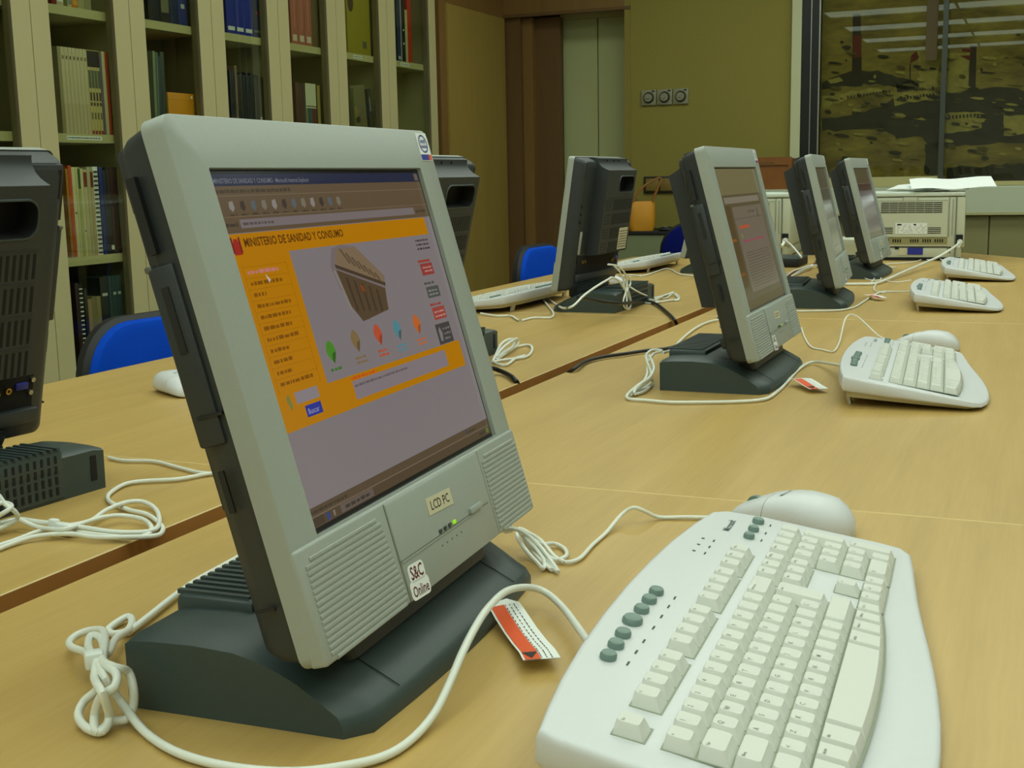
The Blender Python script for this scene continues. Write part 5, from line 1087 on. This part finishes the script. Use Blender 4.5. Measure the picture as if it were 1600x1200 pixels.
# ------------------------------------------------------------------ room
w = MB()
XB = 6.5
w.box((XB, 1.213, -T), (XB + .12, 2.072, CEIL), M['wall'])
struct('wall_back', w)
w = MB(); w.box((XB, -2.6, -T), (XB + .12, 1.213, .262), M['trim_cream']); struct('trim_5', w)
w = MB(); w.box((XB, -2.6, 1.55), (XB + .12, 1.213, CEIL), M['wall']); struct('trim_6', w)
w = MB(); w.box((-6.2, 3.24, -T), (6.5, 3.34, CEIL), M['wall2']); struct('wall_left', w)
w = MB(); w.box((-6.2, -2.70, -T), (8.2, -2.60, CEIL), M['wall2']); struct('wall_right', w)
w = MB(); w.box((-6.3, -2.6, -T), (-6.2, 3.24, CEIL), M['wall2']); struct('wall_front', w)
w = MB(); w.box((-6.3, -2.7, -T - .1), (8.2, 3.4, -T), M['floor']); struct('floor', w)
w = MB(); w.box((-6.3, -2.7, CEIL), (8.2, 3.4, CEIL + .1), M['ceiling'])
struct('ceiling', w)
# passage beside the bookcases: tan leaf, header, brown recess
w = MB(); w.box((5.775, YF, -T), (6.500, YF + .045, 1.203), M['tan']); struct('door_1', w)
w = MB(); w.box((5.700, YF + .01, -T), (5.775, YF + .06, 1.96), M['brown']); w.box((5.775, YF + .005, 1.203), (6.5, YF + .06, 1.96), M['brown']); struct('trim_1', w)
w = MB(); w.box((XB, 2.072, 1.215), (XB + .05, 2.86, CEIL), M['brown']); w.box((XB - .01, 2.072, 1.205), (XB + .02, 2.86, 1.222), M['brown_dark']); struct('trim_2', w)
w = MB(); w.box((XB - .006, 2.072, -T), (XB + .10, 2.104, CEIL), M['trim_yellow']); struct('trim_3', w)
w = MB(); w.box((XB, 2.86, -T), (8.1, 2.94, CEIL), M['brown']); w.box((8.0, 1.2, -T), (8.1, 2.94, CEIL), M['brown_dark']); w.box((XB + .12, 1.9, -T), (8.0, 1.98, CEIL), M['brown_dark']); struct('wall_passage', w)
w = MB(); w.box((XB + .02, 2.715, -T), (XB + .06, 2.86, 1.205), M['brown_dark']); w.box((XB + .05, 2.655, -T), (XB + .09, 2.715, 1.205), M['brown']); w.box((XB + .09, 2.508, -T), (XB + .13, 2.69, 1.205), M['brown_dark']); struct('trim_4', w)
w = MB(); w.box((6.95, 2.50, -T), (6.99, 2.86, 1.30), M['brown_dark']); w.box((6.93, 2.50, -T), (6.99, 2.53, 1.30), M['brown']); struct('door_2', w)
lk = thing('tall_cupboard', 'tall pale green two-door cupboard in the passage beyond the bookcases', 'cupboard', (6.70, 1.99, -T), 0)
b = MB(); b.box((.02, .0, 0), (.25, .545, 1.98), M['locker']); b.build('carcass', lk)
for a, c in ((.002, .333), (.339, .543)):
    b = MB(); b.rbox((0, a, .02), (.019, c, 1.975), M['locker'], .002, 1, smooth=False); b.build('door', lk)
b = MB(); b.box((-.03, .0, 1.945), (.02, .545, 1.985), M['trim_cream']); b.build('cornice', lk)
# light dimmers and socket plate on the wall
pl = thing('dimmer_switch_panel', 'grey panel of three round dimmer switches on the olive wall', 'switch', (XB, 1.75, .700))
for k in range(3):
    y0 = .002 + k * .0875
    b = MB(); b.rbox((-.012, y0, .002), (0, y0 + .082, .082), M['switch'], .002, 2); pt_ = b.build('plate', pl)
    b = MB(); b.cyl((-.0125, y0 + .041, .041), .030, .0015, M['switch_dk'], 'x', 24); b.cyl((-.026, y0 + .041, .041), .021, .014, M['switch'], 'x', 24); b.cyl((-.030, y0 + .041, .041), .008, .006, M['chrome'], 'x', 14); b.build('knob', pt_)
    b = MB(); b.box((-.0135, y0 + .008, .070), (-.0115, y0 + .024, .078), M['switch_dk']); b.build('marker', pt_)
sk = thing('socket_plate', 'dark framed double socket on the wall behind the mustard bag', 'socket', (XB, 1.82, .238))
b = MB(); b.rbox((-.012, 0, 0), (0, .178, .090), M['switch_dk'], .004, 2); b.build('frame', sk)
for k in range(2):
    b = MB(); b.rbox((-.016, .010 + k * .082, .012), (-.010, .082 + k * .082, .078), mat('socket_brown', (126, 104, 44), .5), .003, 2); b.build('socket', sk)
# window with a black mullion, a pale frame and two sliding panes in front of a mural
w = MB(); w.box((XB - .03, 1.165, -.49), (XB + .12, 1.213, 1.55), M['window_trim']); w.box((XB - .02, 1.078, .262), (XB + .10, 1.165, 1.55), M['black_frame'])
w.box((XB - .03, 1.072, .262), (XB - .01, 1.078, 1.55), M['chrome']); w.box((XB - .028, 1.115, .262), (XB - .018, 1.119, 1.55), M['chrome'])
w.box((XB - .028, .478, .255), (XB + .05, 1.078, .304), M['trim_cream']); w.box((XB - .035, -2.58, .255), (XB + .05, .478, .275), M['trim_cream'])
w.box((XB - .03, -2.58, 1.50), (XB + .10, 1.165, 1.56), M['black_frame'])
wo = struct('window_1', w)
g_ = MB(); g_.box((XB + .012, .46, .304), (XB + .018, 1.078, 1.50), M['win_glass']); g_.build('glass_pane', wo)
g_ = MB(); g_.box((XB - .022, -2.58, .275), (XB - .016, .478, 1.50), M['win_glass']); g_.build('glass_pane', wo)
g_ = MB(); g_.box((XB - .030, .468, .275), (XB - .008, .492, 1.50), mat('pane_edge', (58, 64, 56), .35)); g_.build('pane_edge', wo)
g_ = MB(); g_.box((XB + .004, .518, .86), (XB + .011, .572, 1.50), mat('matte_brown_strip', (78, 64, 30), .7)); g_.build('added_strip', wo)  # matte strip added on the glass to interrupt the reflected lamp bands
mu = MB(); XM = 6.56
pm = bpy.data.materials.new('mural_ground'); pm.use_nodes = True
nt = pm.node_tree; bs_ = nt.nodes['Principled BSDF']; tc = nt.nodes.new('ShaderNodeTexCoord'); nz = nt.nodes.new('ShaderNodeTexNoise'); nz.inputs['Scale'].default_value = 7; nz.inputs['Detail'].default_value = 9; nz.inputs['Roughness'].default_value = .68
mpn = nt.nodes.new('ShaderNodeMapping'); mpn.inputs['Scale'].default_value = (1, .6, 1.7); nt.links.new(tc.outputs['Object'], mpn.inputs['Vector']); nt.links.new(mpn.outputs['Vector'], nz.inputs['Vector'])
cr = nt.nodes.new('ShaderNodeValToRGB'); cr.color_ramp.elements[0].position = .36; cr.color_ramp.elements[0].color = lin((104, 88, 40)); cr.color_ramp.elements[1].position = .62; cr.color_ramp.elements[1].color = lin((164, 142, 70))
nt.links.new(nz.outputs['Fac'], cr.inputs['Fac']); nt.links.new(cr.outputs['Color'], bs_.inputs['Base Color']); bs_.inputs['Roughness'].default_value = .7
mu.box((XM, -2.58, .262), (XM + .02, 1.165, 1.55), pm)
MC = {'dark': mat('mural_dark', (48, 44, 36), .7, noise=(22, .75)), 'light': mat('mural_light', (172, 156, 88), .7, noise=(26, .5)), 'chimney': mat('mural_chimney', (44, 34, 28), .7), 'red': mat('mural_red', (110, 30, 24), .7), 'window': mat('mural_window', (40, 34, 22), .7)}
for li, key in enumerate(('dark', 'light', 'chimney', 'red', 'window')):
    for poly in MURAL[key]:
        rd = random.Random(len(poly) + int(poly[0][0] * 1000)); pts = []
        for i in range(len(poly)):       # slightly ragged outlines
            a = Vector(poly[i]); c = Vector(poly[(i + 1) % len(poly)]); L_ = (c - a).length; k_ = max(1, int(L_ / .03)) if key in ('dark', 'light') else 1
            for j in range(k_):
                q = a.lerp(c, j / k_); pts.append((q.x + (rd.uniform(-.006, .006) if j else 0), q.y + (rd.uniform(-.008, .008) if j else 0)))
        mu.add([(XM - .0008 * (li + 1), y_, z_) for y_, z_ in pts], [tuple(range(len(pts)))], MC[key])
rd = random.Random(21)
for k in range(520):          # brush daubs
    y_ = rd.uniform(-1.6, 1.05); z_ = rd.gauss(.62, .12) if k % 3 else rd.uniform(.33, 1.0)
    if not .32 < z_ < 1.2: continue
    w_ = rd.uniform(.006, .045); h_ = rd.uniform(.003, .013); key = rd.choice(['dark', 'dark', 'light', 'ochre', 'chimney'])
    if key == 'ochre' and 'ochre' not in MC: MC['ochre'] = mat('mural_ochre', (96, 84, 42), .7)
    pts = [(y_ + w_ * math.cos(a) * rd.uniform(.6, 1), z_ + h_ * math.sin(a) * rd.uniform(.6, 1) + .12 * w_ * math.cos(a)) for a in [2 * PI * j / 7 for j in range(7)]]
    mu.add([(XM - .0070 - k * .000004, a, c_) for a, c_ in pts], [tuple(range(7))], MC[key])
single('mural', mu, 'dark painted mural of a factory with chimneys behind the window glass', 'mural')

# ------------------------------------------------------------------ counter, box, low cabinet, bag
ct = thing('counter', 'low storage counter with a pale fascia under the window', 'counter', (6.10, -2.0, -T), 0)
b = MB(); b.rbox((0, 0, .885), (.40, 3.36, 1.004), M['counter'], .002, 1, smooth=False); b.build('worktop', ct)
b = MB(); b.box((-.002, 0, .876), (.02, 3.36, .886), M['trim_cream']); b.build('edge_strip', ct)
b = MB(); b.box((.05, .01, .0), (.39, 3.35, .876), M['counter_door']); b.build('carcass', ct)
for k in range(6):
    b = MB(); y0 = .0 + 2.232 - .56 * (4 - k); y1 = y0 + .56
    if y1 > 3.35: continue
    if y0 < 0: y0 = .01
    b.rbox((.030, y0 + .003, .06), (.050, y1 - .003, .872), M['counter_door'], .002, 1, smooth=False); b.build('door', ct)
b = MB()
wb = thing('wooden_box', 'orange-brown wooden box on the counter between the second and third front-row computers', 'box', (6.12, 1.14, .254))
b.box((0, 0, 0), (.22, .26, .150), M['orange_wood']); b.build('body', wb)
b = MB(); b.box((-.006, -.004, .118), (.0, .264, .156), M['orange_wood']); b.box((-.008, -.004, .0), (.0, .012, .12), M['orange_wood']); b.box((-.004, .08, .124), (-.0065, .18, .132), M['brown_dark']); b.build('front_frame', wb)
lc = thing('low_cabinet', 'low grey-green cabinet with a dark top under the mustard bag', 'cabinet', (6.06, 1.497, -T), 0)
b = MB(); b.rbox((-.01, 0, .788), (.43, .60, .803), M['black'], .002, 1, smooth=False); b.build('top', lc)
b = MB(); b.box((.01, .005, .0), (.42, .595, .788), mat('grey_green_metal', (120, 128, 92), .6)); b.build('body', lc)
b = MB(); b.rbox((-.004, .01, .05), (.012, .59, .785), mat('grey_green_door', (124, 132, 96), .55), .002, 1, smooth=False); b.build('door', lc)
bg = thing('carrier_bag', 'shiny mustard yellow bag with two long handles on the low cabinet', 'bag', (6.20, 1.92, .053), R(20))
b = MB(); loops = []
for z, sx, sy in ((0, .055, .062), (.03, .060, .070), (.08, .060, .072), (.135, .052, .070), (.150, .048, .068)):
    loops.append([(sx * math.copysign(abs(math.cos(a)) ** .5, math.cos(a)), sy * math.copysign(abs(math.sin(a)) ** .5, math.sin(a)), z) for a in [2 * PI * k / 24 for k in range(24)]])
b.loft(loops, M['bag'], (True, False)); b.loft([[(p[0] * .96, p[1] * .96, .149) for p in loops[-1]], [(p[0] * .9, p[1] * .9, .12) for p in loops[-1]]], M['bag_dark'], (False, True)); b.build('body', bg)
for s in (-1, 1):
    b = MB(); b.tube([(s * .045, .045, .145), (s * .040, .00, .215), (s * .030, -.075, .262), (s * .030, -.10, .262), (s * .040, -.085, .22), (s * .045, -.055, .147)], .0045, M['bag_dark'], 8); b.build('handle', bg)
b = MB(); b.loft([[(-.02, -.05, 0), (.02, -.05, 0), (.02, .05, 0), (-.02, .05, 0)], [(-.025, -.04, .10), (.02, -.05, .11), (.015, .04, .13), (-.02, .03, .12)], [(-.005, -.02, .15), (.01, -.02, .16), (.01, .03, .165), (-.005, .02, .16)]], M['plastic_bag'], (True, True))
single('plastic_bag', b, 'clear plastic bag standing left of the mustard bag handles', 'plastic bag', (6.32, 2.0, .053))
b = MB(); b.loft([[(.035 * s * math.cos(a), .045 * s * math.sin(a), z) for a in [2 * PI * k / 16 for k in range(16)]] for z, s in ((0, .9), (.008, 1), (.018, .8), (.024, .3))], M['black'], (True, True)); b.box((-.02, -.012, .020), (-.008, .010, .0245), M['chrome'])
single('computer_mouse', b, 'small dark mouse right of the mustard bag on the low cabinet', 'mouse', (6.13, 1.765, .053))

# ------------------------------------------------------------------ printers
def printer(label, x, y, rz, group):
    # rear face looks to local -X, width along +Y (to the left in the picture), origin at the rear right-hand bottom corner
    root = thing('laser_printer', label, 'printer', (x, y, 0), R(rz), group)
    P_ = M['printer']; W_ = .415; D_ = .40
    b = MB()
    b.rbox((.004, 0, .048), (D_, W_, .236), P_, .006, 2)
    b.box((0, .062, .088), (.006, W_ - .012, .222), P_)                     # rear access panel
    for k in range(6): b.box((-.0012, .082, .178 + k * .0070), (.002, .300, .1812 + k * .0070), M['slot'])
    for k in range(6): b.box((-.0014, .082 + (k + 1) * .0312, .176), (.0, .0833 + (k + 1) * .0312, .2170), P_)
    for k in range(4):
        b.box((-.0012, .084, .101 + k * .0066), (.002, .130, .1036 + k * .0066), M['slot']); b.box((-.0012, .255, .101 + k * .0066), (.002, .292, .1036 + k * .0066), M['slot'])
    b.box((-.0008, .03, .0), (.0055, .034, .236), M['silver_dark']); b.box((.001, .056, .088), (.0055, .0578, .236), M['silver_dark']); b.box((.001, .044, .095), (.0055, .0452, .226), M['silver_dark'])
    b.box((-.002, .170, .2225), (.004, .22, .236), P_); b.box((-.0024, .169, .223), (.003, .1705, .236), M['silver_dark']); b.box((-.0024, .2195, .223), (.003, .221, .236), M['silver_dark'])
    b.box((-.0006, .062, .2218), (.005, W_ - .012, .2230), M['silver_dark'])
    body = b.build('body', root)
    b = MB(); b.rbox((.0, .002, .238), (D_ - .05, W_ - .002, .254), M['printer_top'], .005, 2); b.rbox((.06, .06, .250), (D_ - .10, W_ - .06, .256), M['printer_top'], .003, 2); b.build('top_cover', root)
    b = MB(); b.box((.003, .060, .060), (.30, W_ - .014, .087), M['printer_low'])
    for s_ in (.075, .118, .162, .225, .268):
        for k in range(4): b.box((.0018, s_ + k * .0085, .068), (.0035, s_ + .0045 + k * .0085, .080), M['slot'])
    b.build('lower_panel', root)
    b = MB(); b.rbox((.006, .010, .004), (D_ + .04, W_ - .006, .047), P_, .004, 2); b.box((.0045, .060, .050), (.02, W_ - .02, .056), M['slot']); b.box((.0045, .048, .028), (.008, .052, .058), M['slot']); b.box((.0045, .056, .028), (.008, .0585, .058), M['slot'])
    b.box((.003, .145, .022), (.0075, .200, .047), M['blue']); b.box((.004, .232, .042), (.009, .246, .050), M['slot']); b.box((.0035, .205, .02), (.0075, .23, .047), M['label_yel'])
    b.box((.004, .012, .0), (D_, W_ - .01, .012), M['slot']); b.build('paper_tray', root)
    b = MB(); b.box((-.0008, .006, .062), (.008, .034, .096), M['slot']); b.build('power_socket', root)
    b = MB(); b.cyl((-.030, .016, .070), .010, .030, M['cable'], 'x', 12); b.tube([(-.026, .016, .070), (-.05, .018, .060), (-.065, .022, .050)], .006, M['cable'], 8); tag(b.build('power_plug', root), 'white plug', None)
    b = MB(); b.box((-.0014, .133, .100), (-.0004, .246, .140), M['paper']); rd = random.Random(6)
    for r_i in range(6):
        yy = .240 
        while yy > .14:
            e = rd.uniform(.004, .012); b.box((-.0020, max(yy - e, .136), .133 - r_i * .0055), (-.0013, yy, .1342 - r_i * .0055), M['legend']); yy -= e + rd.uniform(.004, .018)
    b.box((-.0020, .224, .1315), (-.0013, .240, .137), M['ink']); b.box((-.0020, .172, .1315), (-.0013, .181, .137), M['ink'])
    tag(b.build('rating_label', root), 'white printed label', None)
    return root
GP = 'laser printers at the far end of the tables'
pr1 = printer('large beige laser printer with papers on top, at the far end of the front row', 4.885, .268, 3.5, GP)
dup(pr1, 'laser printer mostly hidden behind the second front-row computer', (4.965, .925, 0), R(3.0))
for k, (dx, dy, rz, lb) in enumerate(((0, 0, 8, 'white sheet of paper lying on the big printer, corner hanging out to the right'), (.02, .10, -6, 'lower white sheet peeking out left under the top sheet on the printer'))):
    b = MB(); n = 12; vs = []; vt_ = []; fs = []
    for i in range(n + 1):
        for j in range(n + 1):
            u = i / n; v = j / n
            z = .003 + u * (.032 if not k else .012) + .006 * math.sin(v * 5.0 + .6) ** 2 + .004 * u + (.006 * max(0, .25 - v) / .25 if not k else 0)
            vs.append((u * .21, v * .297 - .0, z)); vt_.append((u * .21, v * .297, z + .0005))
    for i in range(n):
        for j in range(n):
            a = i * (n + 1) + j; fs.append((a, a + n + 1, a + n + 2, a + 1))
    m0 = len(vs)
    b.add(vs + vt_, [tuple(reversed(f)) for f in fs] + [tuple(q + m0 for q in f) for f in fs], M['paper'], None, True)
    o = single('sheet_of_paper', b, lb, 'paper', (4.90 + dx, .165 + dy, .2565 - .003 * k + .003), R(rz), 'loose sheets on the big printer')
b = MB(); b.rbox((0, 0, .0), (.20, .20, .028), M['black'], .004, 2); b.rbox((.0, 0, .026), (.20, .20, .034), M['charcoal_base'], .003, 2)
single('network_switch', b, 'flat dark grey network box behind the third front-row computer', 'network device', (4.46, .80, 0), 0)
b = MB(); b.loft([[(.055 * s * math.copysign(abs(math.cos(a)) ** .7, math.cos(a)), .065 * s * math.copysign(abs(math.sin(a)) ** .7, math.sin(a)), z) for a in [2 * PI * k / 24 for k in range(24)]] for z, s in ((0, .92), (.02, .96), (.075, 1.0), (.080, 1.02), (.094, .98), (.10, .85))], M['printer'], (True, True))
single('modem', b, 'small rounded beige device between the third and fourth front-row computers', 'device', (4.62, .665, 0), 0)  # unidentified rounded device, taken for a modem

# ------------------------------------------------------------------ ceiling fixtures, the added last row included
for lx, lk in LIGHT_ROWS:
    for ly in LIGHT_SPOTS:
        f = thing('ceiling_light', ORD[LIGHT_ROWS.index((lx, lk))] + ' row from the far rear of the room, ceiling light panel ' + {1.55: 'nearest the bookcases', .25: 'above the table', -1.05: 'farthest from the bookcases'}[ly], 'ceiling light', (lx, ly, CEIL), 0, 'ceiling light panels')
        b = MB()
        for lo, hi in (((-.30, -.648, -.022), (-.27, .648, -.001)), ((.27, -.648, -.022), (.30, .648, -.001)), ((-.27, -.648, -.022), (.27, -.638, -.012)), ((-.27, .638, -.022), (.27, .648, -.012))): b.box(lo, hi, M['fixture'])
        b.build('frame', f)
        b = MB(); b.box((-.269, -.647, -.012), (.269, .647, -.006), M['diffuser']); b.build('diffuser', f)
